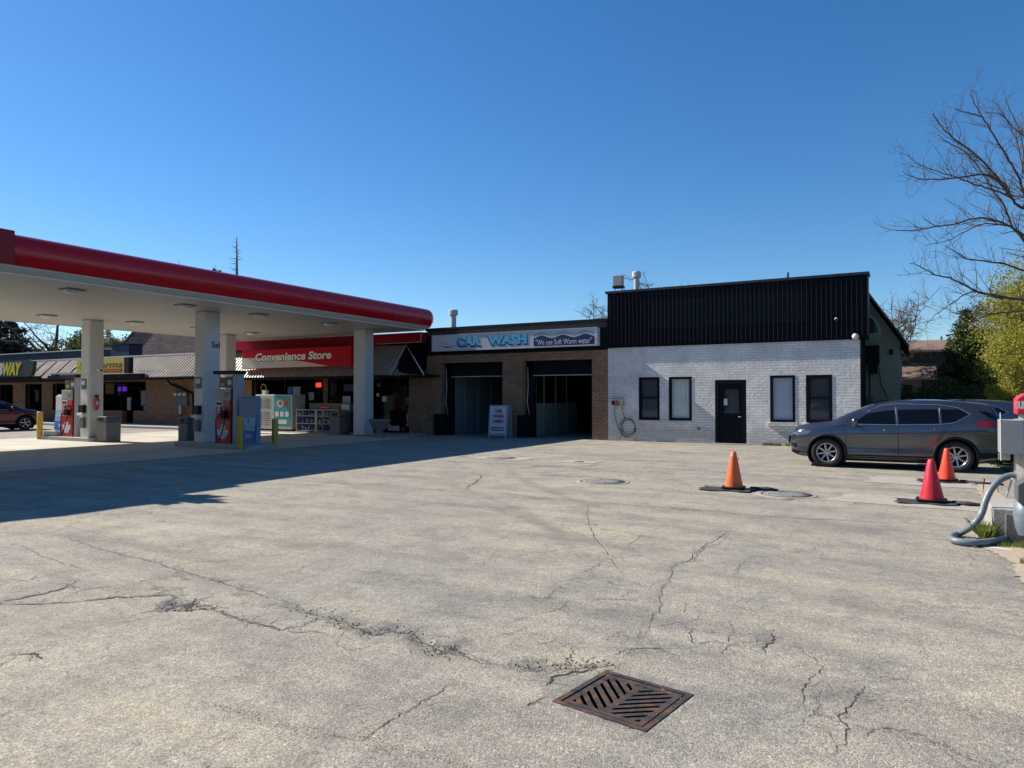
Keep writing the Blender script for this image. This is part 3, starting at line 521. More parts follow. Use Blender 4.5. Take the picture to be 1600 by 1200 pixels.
# drain grate: corners from the photograph, herringbone slots
ga = Vector((-1.79, 3.65)); gb = Vector((-1.66, 4.21)); gc = Vector((-1.10, 4.11)); gd = Vector((-1.20, 3.56))
cen = (ga + gb + gc + gd) / 4; ex = ((gc - gb) + (gd - ga)).normalized(); ey = Vector((-ex.y, ex.x)); hs = 0.248
zt = 0.012
gr = empty('drain_grate', (cen.x, cen.y, 0.0), "rusty square iron drain grate with slanted slots in the foreground asphalt", 'drain grate')
def gl(u, v, z): p = cen + ex * u + ey * v; return (p.x, p.y, z)
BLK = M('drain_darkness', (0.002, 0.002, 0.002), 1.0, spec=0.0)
def barquad(mb, a, b, w, z0, z1, mat):
    a, b = Vector(a), Vector(b); d = (b - a).normalized(); n_ = Vector((-d.y, d.x)) * w / 2
    c = [a + n_, a - n_, b - n_, b + n_]
    mb.add([gl(p.x, p.y, z0) for p in c] + [gl(p.x, p.y, z1) for p in c], [(3, 2, 1, 0), (4, 5, 6, 7), (0, 1, 5, 4), (1, 2, 6, 5), (2, 3, 7, 6), (3, 0, 4, 7)], mat)
mb = MB()
o_, i_ = hs + 0.045, hs + 0.012
for k in range(4):
    c1 = [(-o_, -o_), (o_, -o_), (o_, o_), (-o_, o_)][k]; c2 = [(-o_, -o_), (o_, -o_), (o_, o_), (-o_, o_)][(k + 1) % 4]
    d1 = [(-i_, -i_), (i_, -i_), (i_, i_), (-i_, i_)][k]; d2 = [(-i_, -i_), (i_, -i_), (i_, i_), (-i_, i_)][(k + 1) % 4]
    mb.add([gl(*c1, -0.02), gl(*c2, -0.02), gl(*c1, zt), gl(*c2, zt), gl(*d1, zt), gl(*d2, zt), gl(*d1, -0.1), gl(*d2, -0.1)], [(0, 1, 3, 2), (2, 3, 5, 4), (4, 5, 7, 6)], RUST)
mb.build('frame', gr, recalc=False)
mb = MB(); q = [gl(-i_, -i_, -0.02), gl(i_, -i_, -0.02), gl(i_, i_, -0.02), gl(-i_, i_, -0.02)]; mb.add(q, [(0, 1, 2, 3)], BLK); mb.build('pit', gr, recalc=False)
mb = MB(); ti = zt - 0.003
rim = hs - 0.035
for a, b in (((-hs, -hs + .018), (hs, -hs + .018)), ((-hs, hs - .018), (hs, hs - .018)), ((-hs + .018, -hs + .036), (-hs + .018, hs - .036)), ((hs - .018, -hs + .036), (hs - .018, hs - .036))): barquad(mb, a, b, 0.036, 0.004, ti, RUST)
barquad(mb, (0, -rim), (0, rim), 0.040, 0.004, ti - 0.001, RUST)    # spine of the herringbone
def clip(poly, n_, c):
    out = []
    for k in range(len(poly)):
        a, b = poly[k], poly[(k + 1) % len(poly)]; da, db = a[0] * n_[0] + a[1] * n_[1] - c, b[0] * n_[0] + b[1] * n_[1] - c
        if da <= 0: out.append(a)
        if da * db < 0: t_ = da / (da - db); out.append((a[0] + (b[0] - a[0]) * t_, a[1] + (b[1] - a[1]) * t_))
    return out
pitch = 0.052
for s_ in (-1, 1):
    n_ = (0.7071, 0.7071) if s_ < 0 else (0.7071, -0.7071)
    for k in range(-9, 10):
        c_ = k * pitch; base_ = [(-rim, -rim), (-0.02, -rim), (-0.02, rim), (-rim, rim)] if s_ < 0 else [(0.02, -rim), (rim, -rim), (rim, rim), (0.02, rim)]
        pg = clip(base_, n_, c_ + pitch * 0.28)
        if len(pg) > 2: pg = clip(pg, (-n_[0], -n_[1]), -(c_ - pitch * 0.28))
        if len(pg) < 3: continue
        m_ = len(pg); mb.add([gl(u, v, 0.004) for u, v in pg] + [gl(u, v, ti - 0.0006) for u, v in pg], [tuple(range(m_))[::-1], tuple(range(m_, 2 * m_))] + [(q, (q + 1) % m_, (q + 1) % m_ + m_, q + m_) for q in range(m_)], RUST)
mb.build('grille', gr)

# ---------------------------------------------------------------- fuel canopy
RED = M('canopy_red', (0.40, 0.003, 0.010), 0.28, var=0.12, vscale=1.0, coat=0.25, spec=0.3)
def soffitmat():
    m, t, b = newmat('canopy_soffit'); p = POS(t); s = N(t, "SeparateXYZ"); t.links.new(p, s.inputs[0])
    f = MATH(t, 'FRACT', MATH(t, 'DIVIDE', s.outputs[0], 0.30)); k = RAMP(t, f, [(0.0, (0,) * 3), (0.04, (1,) * 3), (0.96, (1,) * 3), (1.0, (0,) * 3)])
    c = MIX(t, (0.40, 0.39, 0.36), (0.52, 0.51, 0.48), NOISE(t, p, 1.1, 5, 0.6)); c = MIX(t, (0.2, 0.2, 0.19), c, k)
    t.links.new(c, b.inputs['Base Color']); b.inputs['Roughness'].default_value = 0.5; BUMP(t, b, k, 0.4, 0.01)
    return m
SOFFIT = soffitmat()
canopy = empty('fuel_canopy', (-25.0, 10.0, 0), "big white underside fuel canopy with glossy red rounded fascia over the pumps", 'canopy')
CX0, CX1, CY0, CY1 = -31.45, -18.58, -6.0, 26.46
def ring(d, z, r=0.62, n=8):
    pts = []; rr = max(r - d, 0.05)
    for cx, cy, a in ((CX1 - d - rr, CY0 + d + rr, -90), (CX1 - d - rr, CY1 - d - rr, 0), (CX0 + d + rr, CY1 - d - rr, 90), (CX0 + d + rr, CY0 + d + rr, 180)):
        for k in range(n + 1): t = R(a + 90 * k / n); pts.append((cx + rr * math.cos(t), cy + rr * math.sin(t), z))
    return pts
def loft(mb, prof, mat, capend=None, smooth=True):
    rings = [ring(d, z) for d, z in prof]; n = len(rings[0]); vs = [v for r_ in rings for v in r_]
    mb.add(vs, [(i * n + k, i * n + (k + 1) % n, (i + 1) * n + (k + 1) % n, (i + 1) * n + k) for i in range(len(prof) - 1) for k in range(n)], mat, smooth)
    if capend == 'last': mb.add(rings[-1], [tuple(range(n))], mat)
mb = MB(); loft(mb, [(0.5, 5.62), (0.42, 5.675), (0.30, 5.665), (0.18, 5.62), (0.09, 5.55), (0.03, 5.44), (0.0, 5.30), (0.0, 5.20), (0.012, 5.14)], RED)
loft(mb, [(0.012, 5.14), (0.004, 5.125), (0.006, 5.115), (0.12, 4.885)], RED, smooth=False)
mb.build('fascia', canopy, recalc=False)
mb = MB(); loft(mb, [(0.5, 5.62), (0.8, 5.60)], WHITE, 'last', False); mb.build('roof_deck', canopy, recalc=False)
mb = MB(); loft(mb, [(0.12, 4.885), (0.16, 4.880), (0.16, 4.865), (0.14, 4.862), (0.42, 4.735), (0.42, 4.715), (0.455, 4.715), (0.455, 4.735)], WHITE, None, False); mb.build('fascia_trim', canopy, recalc=False)
mb = MB(); loft(mb, [(0.45, 4.735), (0.6, 4.735)], SOFFIT, 'last', False); mb.build('soffit', canopy, recalc=False)
REDF = M('sign_red', (0.20, 0.003, 0.010), 0.4, spec=0.25)
mb = MB(); mb.box(-18.95, -18.56, 3.5, 8.95, 4.90, 5.69, REDF, ); mb.build('sign_panel', canopy, bevel=0.02)
mb = MB(); mb.poly_prism([(3.2, 5.7), (3.2, 5.9), (4.2, 6.0), (5.2, 6.25), (6.2, 6.22), (7.0, 6.35), (7.6, 6.1), (7.6, 5.7)], 'x', -18.9, -18.7, REDF)
mb.poly_prism([(7.15 + p * 0.95 * 0.8, 6.25 + q * 0.85) for p, q in LEAF], 'x', -18.86, -18.74, WHITE); mb.build('leaf_emblem', canopy)
LAMPB = M('lamp_bracket', (0.26, 0.25, 0.23), 0.5); LENS = M('lamp_lens', (0.7, 0.7, 0.68), 0.3)
for x, y in ((-20.4, 11.3), (-20.6, 15.0), (-20.6, 18.0), (-20.6, 21.6), (-27.6, 14.4), (-27.0, 17.4), (-26.8, 20.2), (-27.2, 11.3), (-26.8, 23.0)):
    mb = MB(); mb.box(x - 0.26, x + 0.26, y - 0.26, y + 0.26, 4.69, 4.735, LAMPB); l = mb.build('canopy_light', canopy, bevel=0.02)
    mb = MB(); mb.lathe([(0.22, 4.69), (0.20, 4.64), (0.12, 4.615), (0.001, 4.61)], (x, y, 0), LENS, 20); mb.build('lens', l)
COLW = M('column_white', (0.60, 0.60, 0.58), 0.38, var=0.06, dirt=0.12)
SCREEN = M('teal_notice', (0.03, 0.13, 0.15), 0.4); PAPER = M('paper', (0.62, 0.62, 0.60), 0.7, var=0.06); INKD = M('dark_ink', (0.02, 0.02, 0.03), 0.6)
def column(x0, x1, y0, y1, detail):
    mb = MB(); mb.box(x0, x1, y0, y1, 0.02, 4.74, COLW); c = mb.build('column', canopy, bevel=0.07, seg=4)
    if detail:
        xm = (x0 + x1) / 2
        mb = MB(); mb.box(xm - 0.24, xm + 0.24, y0 - 0.02, y0 - 0.002, 0.45, 2.6, M('column_panel', (0.60, 0.61, 0.60), 0.35)); mb.build('front_panel', c, bevel=0.01)
        mb = MB(); mb.box(xm - 0.15, xm + 0.15, y0 - 0.05, y0 - 0.021, 2.02, 2.42, SCREEN); mb.box(xm - 0.11, xm + 0.11, y0 - 0.054, y0 - 0.0505, 2.2, 2.36, PAPER); mb.build('notice', c, bevel=0.006)
        mb = MB(); mb.box(xm - 0.16, xm + 0.16, y0 - 0.16, y0 - 0.021, 1.12, 1.42, BLACK); mb.box(xm - 0.18, xm + 0.18, y0 - 0.2, y0 - 0.021, 1.0, 1.1, WHITE); mb.build('towel_box', c, bevel=0.015)
        mb = MB(); mb.box(xm - 0.16, xm + 0.16, y0 - 0.14, y0 - 0.021, 0.52, 0.93, M('bucket_grey', (0.10, 0.10, 0.12), 0.5)); mb.build('washer_bucket', c, bevel=0.03)
    return c
column(-28.22, -27.62, 15.98, 16.56, True)
c2 = column(-22.05, -21.45, 16.42, 17.06, True)
column(-21.55, -20.9, 24.1, 24.75, False); column(-29.0, -28.4, 22.9, 23.5, False)
column(-22.05, -21.45, 8.3, 8.9, False); column(-28.22, -27.62, 8.2, 8.8, False)
mb = MB(); text_mb(mb, "Sel", (-21.445, 16.68, 3.46), (0, 1, 0), (0, 0, 1), 0.34, 0.23, INKD, 0.003, offset=0.02); mb.build('lettering', c2)

# ---------------------------------------------------------------- pumps, islands, forecourt furniture
PRED = M('pump_red', (0.42, 0.012, 0.02), 0.3, var=0.08); PGREY = M('pump_grey', (0.30, 0.31, 0.32), 0.4)
def pump(x, y, label, island_label):
    t = empty('fuel_pump', (x, y, 0.15), label, 'fuel pump', 'fuel pumps on the islands'); g = lambda nm, b=0.0, p=None: mb.build(nm, p or t, bevel=b)
    mb = MB(); mb.box(x, x + 0.80, y, y + 0.24, 0.15, 0.98, PRED); cab = g('cabinet', 0.02)
    mb = MB(); mb.poly_prism([(x + 0.40 + p * 0.36, 0.50 + q * 0.34) for p, q in LEAF], 'y', y - 0.006, y + 0.002, PAPER); mb.build('leaf_emblem', cab)
    mb = MB(); mb.box(x, x + 0.80, y + 0.03, y + 0.24, 0.98, 1.605, PRED); g('nozzle_bay', 0.015)
    mb = MB()
    mb.box(x + 0.04, x + 0.40, y - 0.004, y + 0.03, 1.40, 1.60, PAPER); mb.box(x + 0.44, x + 0.76, y - 0.004, y + 0.03, 1.40, 1.60, M('grade_red', (0.5, 0.06, 0.05), 0.4))
    mb.box(x + 0.08, x + 0.36, y - 0.008, y - 0.004, 1.45, 1.55, INKD)
    for zz in (1.18, 1.26, 1.33): mb.box(x + 0.08, x + 0.42, y + 0.022, y + 0.03, zz, zz + 0.035, PAPER)
    g('grade_buttons')
    mb = MB(); mb.box(x + 0.02, x + 0.78, y + 0.0, y + 0.24, 1.605, 2.0, M('pump_panel', (0.34, 0.35, 0.34), 0.4)); pn = g('display', 0.015)
    mb = MB(); mb.box(x + 0.07, x + 0.36, y - 0.008, y - 0.002, 1.68, 1.93, M('lcd', (0.32, 0.40, 0.42), 0.3)); mb.box(x + 0.46, x + 0.72, y - 0.008, y - 0.002, 1.70, 1.92, M('keypad_tan', (0.35, 0.31, 0.24), 0.5))
    for zz in (1.74, 1.80, 1.86): mb.box(x + 0.5, x + 0.68, y - 0.012, y - 0.0085, zz, zz + 0.02, INKD)
    mb.build('screen', pn)
    mb = MB(); mb.box(x + 0.802, x + 0.84, y + 0.01, y + 0.26, 0.15, 2.02, BLACK); g('hose_recess')
    mb = MB(); mb.box(x + 0.86, x + 1.06, y + 0.02, y + 0.34, 0.15, 2.5, PGREY); g('end_column', 0.02)
    mb = MB(); mb.box(x - 0.05, x + 1.12, y - 0.06, y + 0.38, 2.5, 2.62, BLACK); g('top_cap', 0.02)
    mb = MB()
    for px in (x + 0.06, x + 0.74): mb = MB(); mb.tube([(px, y + 0.14, 2.0), (px, y + 0.14, 2.5)], 0.02, GREYMETAL, 6); g('post')
    mb = MB(); mb.box(x + 0.10, x + 0.42, y + 0.10, y + 0.13, 2.04, 2.40, M('ad_brown', (0.16, 0.11, 0.04), 0.5)); mb.box(x + 0.45, x + 0.76, y + 0.10, y + 0.13, 2.02, 2.42, M('ad_purple', (0.10, 0.09, 0.16), 0.5))
    mb.box(x + 0.16, x + 0.36, y + 0.095, y + 0.0995, 2.10, 2.2, YELLOW); mb.box(x + 0.50, x + 0.70, y + 0.095, y + 0.0995, 2.14, 2.3, PAPER); g('topper_sign')
    mb = MB()
    pts = []
    for k in range(15): a = k / 14; pts.append((x + 0.18 + 0.44 * a, y - 0.10 - 0.10 * math.sin(a * 3.14), 0.95 - 0.72 * math.sin(a * 3.14) ** 0.8))
    pts = [(x + 0.32, y - 0.02, 1.15)] + pts + [(x + 0.66, y - 0.02, 1.3)]
    mb.tube(pts, 0.018, BLACK, 8); g('hose')
    mb = MB(); mb.tube([(x + 0.40, y - 0.05, 1.38), (x + 0.42, y - 0.08, 1.12), (x + 0.50, y - 0.12, 0.98)], [0.03, 0.045, 0.02], BLACK, 8); mb.box(x + 0.46, x + 0.60, y - 0.12, y + 0.03, 1.0, 1.26, BLACK); g('nozzle', 0.01)
    return t
ISL = M('island_concrete', (0.36, 0.35, 0.32), 0.85, var=0.15, bump=0.3, dirt=0.35)
def island(x0, x1, y0, y1, label):
    mb = MB(); r = (y1 - y0) / 2; ym = (y0 + y1) / 2
    pts = [(x1 - r * 0.5 + r * 0.5 * math.cos(R(a)), ym + r * math.sin(R(a))) for a in range(-90, 91, 15)] + [(x0 + r * 0.5 + r * 0.5 * math.cos(R(a)), ym + r * math.sin(R(a))) for a in range(90, 271, 15)]
    mb.poly_prism(pts, 'z', 0.0, 0.15, ISL); single('pump_island', mb, label, 'kerb island', 'concrete pump islands', bevel=0.02)
island(-31.0, -27.2, 15.85, 16.95, "sunlit concrete island under the left fuel pump and waste bin")
island(-22.7, -18.6, 15.95, 17.25, "shaded concrete island under the fuel pump beside the lettered column")
pump(-29.75, 16.1, "left fuel pump standing in sunlight with white leaf on red cabinet", '')
pump(-20.83, 16.35, "shaded fuel pump with black cap right of the lettered column", '')
def bollard(x, y, h, label):
    mb = MB(); mb.lathe([(0.105, 0), (0.105, h - 0.03), (0.09, h), (0.0001, h + 0.015)], (x, y, 0), YELLOW, 16); single('bollard', mb, label, 'bollard', 'yellow steel bollards')
bollard(-30.9, 15.9, 1.12, "bright yellow bollard in the sun left of the far pump")
bollard(-18.85, 15.75, 1.10, "yellow bollard in shade directly before the blue poster stand")
bollard(-18.85, 17.2, 0.98, "shaded yellow bollard in front of the white ice freezer")
PB = M('poster_blue', (0.03, 0.16, 0.50), 0.3, var=0.5, vscale=1.6); PC = M('poster_cyan', (0.25, 0.45, 0.65), 0.3, var=0.4, vscale=4)
PR = M('poster_red', (0.55, 0.03, 0.05), 0.3); SKYB = M('frame_blue', (0.16, 0.24, 0.34), 0.4)
def poster(x, y, w, h, z0, label, fm, lean=0.10):
    t = empty('poster_stand', (x, y, z0), label, 'poster stand', 'blue drink poster stands at the pump islands')
    T = lambda u, v, d=0.0: (x + u, y + lean * v + d, z0 + v)
    def panel(u0, u1, v0, v1, d, mat, mb):
        mb.add([T(u0, v0, d), T(u1, v0, d), T(u1, v1, d), T(u0, v1, d), T(u0, v0, d + 0.03), T(u1, v0, d + 0.03), T(u1, v1, d + 0.03), T(u0, v1, d + 0.03)], [(0, 1, 2, 3), (7, 6, 5, 4), (0, 4, 5, 1), (1, 5, 6, 2), (2, 6, 7, 3), (3, 7, 4, 0)], mat)
    mb = MB(); panel(0, w, 0, h, 0.0, fm, mb); mb.build('frame', t)
    mb = MB(); mb.box(x + 0.02, x + w - 0.02, y + 0.05, y + 0.24, z0, z0 + h * 0.96, fm); mb.build('box_body', t, bevel=0.02)
    mb = MB(); panel(0.05, w - 0.05, 0.08, h - 0.05, -0.034, PB, mb); panel(0.05, w - 0.05, h * 0.28, h * 0.60, -0.038, PC, mb); mb.build('poster', t)
    mb = MB()
    el = [T(w * 0.45 + w * 0.33 * math.cos(R(a)), h * 0.76 + h * 0.075 * math.sin(R(a)), -0.040) for a in range(0, 360, 20)]; mb.add(el, [tuple(range(len(el)))], PR)
    U = (0, lean, 1)
    text_mb(mb, "7UP", T(w * 0.26, h * 0.72, -0.044), (1, 0, 0), U, w * 0.36, h * 0.075, PAPER, 0.002, offset=0.03)
    text_mb(mb, "99", T(w * 0.42, h * 0.12, -0.040), (1, 0, 0), U, w * 0.36, h * 0.09, PAPER, 0.002, offset=0.02)
    for k in range(4): a = T(w * (0.2 + 0.13 * k), h * (0.33 + 0.05 * k), -0.041); b = T(w * (0.36 + 0.13 * k), h * (0.36 + 0.05 * k), -0.041); c = T(w * (0.30 + 0.13 * k), h * (0.44 + 0.04 * k), -0.041); mb.add([a, b, c], [(0, 1, 2)], (PR, PAPER, SCREEN, PAPER)[k])
    mb.build('artwork', t, recalc=False)
poster(-30.35, 16.15, 0.85, 1.5, 0.33, "sunlit blue and red poster stand left of the far pump", WHITE)
mb = MB(); mb.box(-30.75, -29.8, 15.95, 16.6, 0.15, 0.33, ISL); single('concrete_block', mb, "low concrete block under the sunlit poster stand", 'concrete block', bevel=0.02)
poster(-19.62, 16.3, 0.86, 1.60, 0.155, "shaded blue poster stand between pump and ice freezer", SKYB)
BIN = M('bin_grey', (0.17, 0.16, 0.16), 0.6, var=0.15)
def bin_(x, y, w, d, h, label, mat, mat2):
    t = empty('waste_bin', (x, y, 0), label, 'waste bin')
    mb = MB(); mb.box(x - w / 2, x + w / 2, y - d / 2, y + d / 2, 0.0, h * 0.78, mat); mb.build('body', t, bevel=0.02)
    mb = MB(); mb.box(x - w / 2 - 0.02, x + w / 2 + 0.02, y - d / 2 - 0.02, y + d / 2 + 0.02, h * 0.79, h, mat2); l = mb.build('lid', t, bevel=0.03)
    mb = MB(); mb.box(x - w * 0.28, x + w * 0.28, y - d / 2 - 0.024, y - d / 2 - 0.021, h * 0.83, h * 0.95, BLACK); mb.build('slot', l)
bin_(-26.85, 16.3, 0.62, 0.58, 0.98, "square grey waste bin against the left canopy column", BIN, M('bin_dark', (0.09, 0.085, 0.085), 0.5))
bin_(-22.75, 24.5, 0.62, 0.55, 1.05, "olive grey waste bin beside the right canopy column", M('bin_mauve', (0.16, 0.15, 0.15), 0.6), M('bin_olive', (0.13, 0.14, 0.11), 0.6))
bin_(-22.75, 16.75, 0.5, 0.5, 1.0, "blue grey bin left of the lettered column", M('bin_blue', (0.10, 0.13, 0.16), 0.6), M('bin_blue2', (0.08, 0.10, 0.13), 0.6))
# extinguisher and camera on the left column
t = empty('fire_extinguisher', (-27.60, 16.22, 1.2), "red fire extinguisher hung on the left canopy column", 'fire extinguisher')
mb = MB(); mb.lathe([(0.0001, 1.2), (0.07, 1.21), (0.075, 1.25), (0.075, 1.62), (0.05, 1.70), (0.02, 1.73)], (-27.53, 16.22, 0), PR, 14); mb.build('cylinder', t)
mb = MB(); mb.box(-27.56, -27.50, 16.15, 16.29, 1.73, 1.80, BLACK); mb.tube([(-27.50, 16.24, 1.76), (-27.44, 16.26, 1.6), (-27.45, 16.26, 1.4)], 0.012, BLACK, 6); mb.build('valve', t)
mb = MB(); mb.box(-27.46, -27.45, 16.17, 16.27, 1.42, 1.56, PAPER); mb.build('label_tag', t)
def seccam(x, y, z, dx, dy, label, mat=WHITE):
    t = empty('security_camera', (x, y, z), label, 'camera', 'small security cameras')
    mb = MB(); mb.tube([(x, y, z), (x + dx * 0.4, y + dy * 0.4, z - 0.02)], 0.02, mat, 8); mb.build('bracket', t)
    mb = MB(); mb.tube([(x + dx * 0.3, y + dy * 0.3, z - 0.03), (x + dx, y + dy, z - 0.07)], 0.045, mat, 10); mb.tube([(x + dx, y + dy, z - 0.07), (x + dx * 1.1, y + dy * 1.1, z - 0.077)], 0.038, BLACK, 10); mb.build('housing', t)
seccam(-27.60, 16.2, 2.83, 0.28, 0.05, "white security camera high on the left canopy column")

# ---------------------------------------------------------------- buildings
FY = 26.6
ROOFM = M('flat_roof', (0.12, 0.12, 0.12), 0.9, var=0.2)
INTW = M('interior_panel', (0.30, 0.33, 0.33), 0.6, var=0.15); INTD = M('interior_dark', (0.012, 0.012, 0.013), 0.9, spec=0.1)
TRIM = M('black_trim', (0.006, 0.006, 0.008), 0.5, spec=0.12); STEEL = M('pale_steel', (0.45, 0.45, 0.43), 0.4, 0.4)
def ribbed(mb, x0, x1, z0, z1, y, pitch, depth, mat, flat=0.62, y1=None):
    """vertical ribbed sheet facing -y; y1 gives the top edge another depth (a sloping sheet)"""
    n = int(round((x1 - x0) / pitch)); pitch = (x1 - x0) / n; prof = []
    for k in range(n):
        a = x0 + k * pitch
        prof += [(a, 0), (a + pitch * flat, 0), (a + pitch * (flat + 0.08), depth), (a + pitch * 0.92, depth)]
    prof.append((x1, 0)); yt = y if y1 is None else y1
    vs = [(x, y - d, z0) for x, d in prof] + [(x, yt - d, z1) for x, d in prof]; m = len(prof)
    mb.add(vs, [(k, k + 1, m + k + 1, m + k) for k in range(m - 1)], mat)
def rib_highlights(mb, x0, x1, z0, z1, y, pitch, depth, mat, flat):  # one thin highlight strip painted along each rib
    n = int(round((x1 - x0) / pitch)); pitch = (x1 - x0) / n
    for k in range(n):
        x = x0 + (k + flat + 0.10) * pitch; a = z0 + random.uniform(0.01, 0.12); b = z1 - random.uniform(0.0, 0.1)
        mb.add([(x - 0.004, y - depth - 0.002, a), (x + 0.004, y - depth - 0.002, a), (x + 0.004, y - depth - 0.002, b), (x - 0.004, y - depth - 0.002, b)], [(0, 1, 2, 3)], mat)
def window(parent, x0, x1, z0, z1, y, style='double', pane=GLASS, back=None, fr=0.09, fy=0.03):
    f = MB()
    for a, b, c, d in ((x0, x1, z0, z0 + fr), (x0, x1, z1 - fr, z1), (x0, x0 + fr, z0 + fr, z1 - fr), (x1 - fr, x1, z0 + fr, z1 - fr)): f.box(a, b, y - fy, y + 0.08, c, d, TRIM)
    if style == 'double': zm = (z0 + z1) / 2 + 0.02; f.box(x0 + fr, x1 - fr, y - 0.005, y + 0.06, zm - 0.025, zm + 0.025, TRIM)
    w = f.build('window', parent, bevel=0.006)
    g = MB(); g.box(x0 + fr, x1 - fr, y + 0.03, y + 0.036, z0 + fr, z1 - fr, pane); g.build('pane', w)
    if back:
        g = MB(); g.box(x0 + fr, x1 - fr, y + 0.09, y + 0.10, z0 + fr, z1 - fr, back) if not callable(back) else back(g, x0 + fr, x1 - fr, z0 + fr, z1 - fr, y + 0.12); g.build('blind', w)
    return w

# --- white office
off = empty('office_building', (-5.9, FY, 0), "white painted brick office with black ribbed fascia, two pairs of windows and a dark door", 'building')
wins = [(-9.19, -8.36), (-8.0, -7.12), (-4.32, -3.48), (-3.13, -2.29)]; wz = (0.83, 2.49)
mb = MB(); mb.wall(-10.47, -1.42, 0, 3.75, FY, FY + 0.25, WBRICK, [(a, b, *wz) for a, b in wins] + [(-6.26, -5.14, -1, 2.35)])
mb.build('wall', off)
for a, b in wins:
    mb = MB(); n = int((b - a + 0.16) / 0.085)
    for k in range(n): x = a - 0.08 + k * (b - a + 0.16) / n; mb.box(x, x + (b - a + 0.16) / n - 0.012, FY - 0.055, FY + 0.1, wz[0] - 0.13, wz[0] - 0.005, WBRICK)
    mb.build('brick_sill', off, bevel=0.005)
mb = MB(); mb.box(-10.47, -1.42, FY + 0.27, FY + 12, 0, 5.2, INTD); mb.box(-10.46, -1.43, FY + 3, FY + 12, 5.2, 5.3, ROOFM)
mb.v = [v for v in mb.v]; mb.build('rear_block', off)
mb = MB(); mb.box(-1.42, -1.39, FY - 0.012, FY + 0.3, 0.0, 3.66, TRIM); mb.build('corner_trim', off)
mb = MB(); ribbed(mb, -10.47, -1.16, 3.68, 5.84, FY - 0.045, 0.158, 0.028, DARKMETAL, 0.72); mb.box(-10.47, -1.16, FY - 0.044, FY + 0.6, 3.67, 5.84, DARKMETAL); fas = mb.build('fascia', off, recalc=False)
mb = MB(); rib_highlights(mb, -10.47, -1.16, 3.70, 5.82, FY - 0.045, 0.158, 0.028, M('rib_highlight_paint', (0.075, 0.058, 0.062), 0.6, var=0.5, vscale=3), 0.72); mb.build('rib_highlight_strips', fas, recalc=False)  # light lines on the ribs, put in as paler colour
mb = MB(); mb.box(-10.55, -1.12, FY - 0.10, FY + 0.66, 5.84, 5.93, M('cap_flashing', (0.018, 0.02, 0.03), 0.5)); mb.build('cap', off)
# ghost of the old sign, a slightly cleaner and greener rectangle on the ribs
GHOST = M('faded_ribbed_metal', (0.005, 0.011, 0.014), 0.42, var=0.5, vscale=0.6, spec=0.12)
mb = MB(); ribbed(mb, -8.7, -3.0, 4.35, 5.45, FY - 0.049, 0.158, 0.028, GHOST, 0.72); mb.build('faded_patch', fas, recalc=False)
def curtain(g, a, b, c, d, y):
    n = 26; vs = []
    for k in range(n + 1): x = a + (b - a) * k / n; vs += [(x, y + 0.02 * math.sin(k * 1.3) + 0.01 * math.sin(k * 2.9), c), (x, y + 0.02 * math.sin(k * 1.3), d)]
    g.add(vs, [(2 * k, 2 * k + 2, 2 * k + 3, 2 * k + 1) for k in range(n)], M('curtain_cloth', (0.80, 0.82, 0.76), 0.9, var=0.15), True)
window(off, *wins[0], *wz, FY + 0.02, 'double', back=M('blind_dark', (0.07, 0.08, 0.10), 0.8))
window(off, *wins[1], *wz, FY + 0.02, 'single', back=curtain)
window(off, *wins[2], *wz, FY + 0.02, 'single', back=M('blind_pale', (0.62, 0.66, 0.72), 0.8, var=0.05))
window(off, *wins[3], *wz, FY + 0.02, 'double', back=M('blind_dark', (0.07, 0.08, 0.10), 0.8), fr=0.11)
DOORM = M('door_navy', (0.005, 0.006, 0.013), 0.45, spec=0.12)
mb = MB()
for a, b, c, d in ((-6.26, -6.12, 0.02, 2.35), (-5.26, -5.14, 0.02, 2.35), (-6.12, -5.26, 2.20, 2.35)): mb.box(a, b, FY + 0.0, FY + 0.2, c, d, TRIM)
mb.wall(-6.12, -5.26, 0.03, 2.2, FY + 0.07, FY + 0.12, DOORM, [(-5.98, -5.40, 1.12, 2.03)])
for a, b, c, d in ((-6.0, -5.38, 1.10, 1.13), (-6.0, -5.38, 2.02, 2.05), (-6.0, -5.97, 1.13, 2.02), (-5.41, -5.38, 1.13, 2.02)): mb.box(a, b, FY + 0.055, FY + 0.075, c, d, TRIM)
for a, b in ((-5.98, -5.72), (-5.66, -5.40)): mb.box(a, b, FY + 0.062, FY + 0.07, 0.2, 0.92, DOORM)
dr = mb.build('door', off, bevel=0.005)
mb = MB(); mb.box(-5.98, -5.40, FY + 0.09, FY + 0.096, 1.12, 2.03, GLASS); mb.box(-5.98, -5.40, FY + 0.2, FY + 0.21, 1.1, 2.05, M('door_blind', (0.07, 0.08, 0.09), 0.6, var=0.5, vscale=6)); mb.build('pane', dr)
mb = MB(); mb.box(-5.955, -5.83, FY + 0.075, FY + 0.08, 1.42, 1.66, PAPER); mb.build('paper_notice', dr)
mb = MB(); mb.tube([(-5.33, FY + 0.07, 1.0), (-5.33, FY + 0.01, 1.0), (-5.42, FY + 0.01, 1.0)], 0.012, GREYMETAL, 8); mb.build('handle', dr)
mb = MB(); mb.box(-6.4, -5.0, FY - 0.25, FY - 0.002, 0.0, 0.03, CONCRETE); mb.build('step', off)
mb = MB(); mb.box(-6.92, -6.80, FY - 0.05, FY - 0.001, 0.50, 0.59, M('vent_hood', (0.12, 0.12, 0.13), 0.5)); mb.build('wall_vent', off, bevel=0.01)
mb = MB(); mb.tube([(-3.72, FY + 0.2, 5.9), (-3.72, FY + 0.2, 6.16)], 0.035, BLACK, 8); mb.build('roof_stub', off)
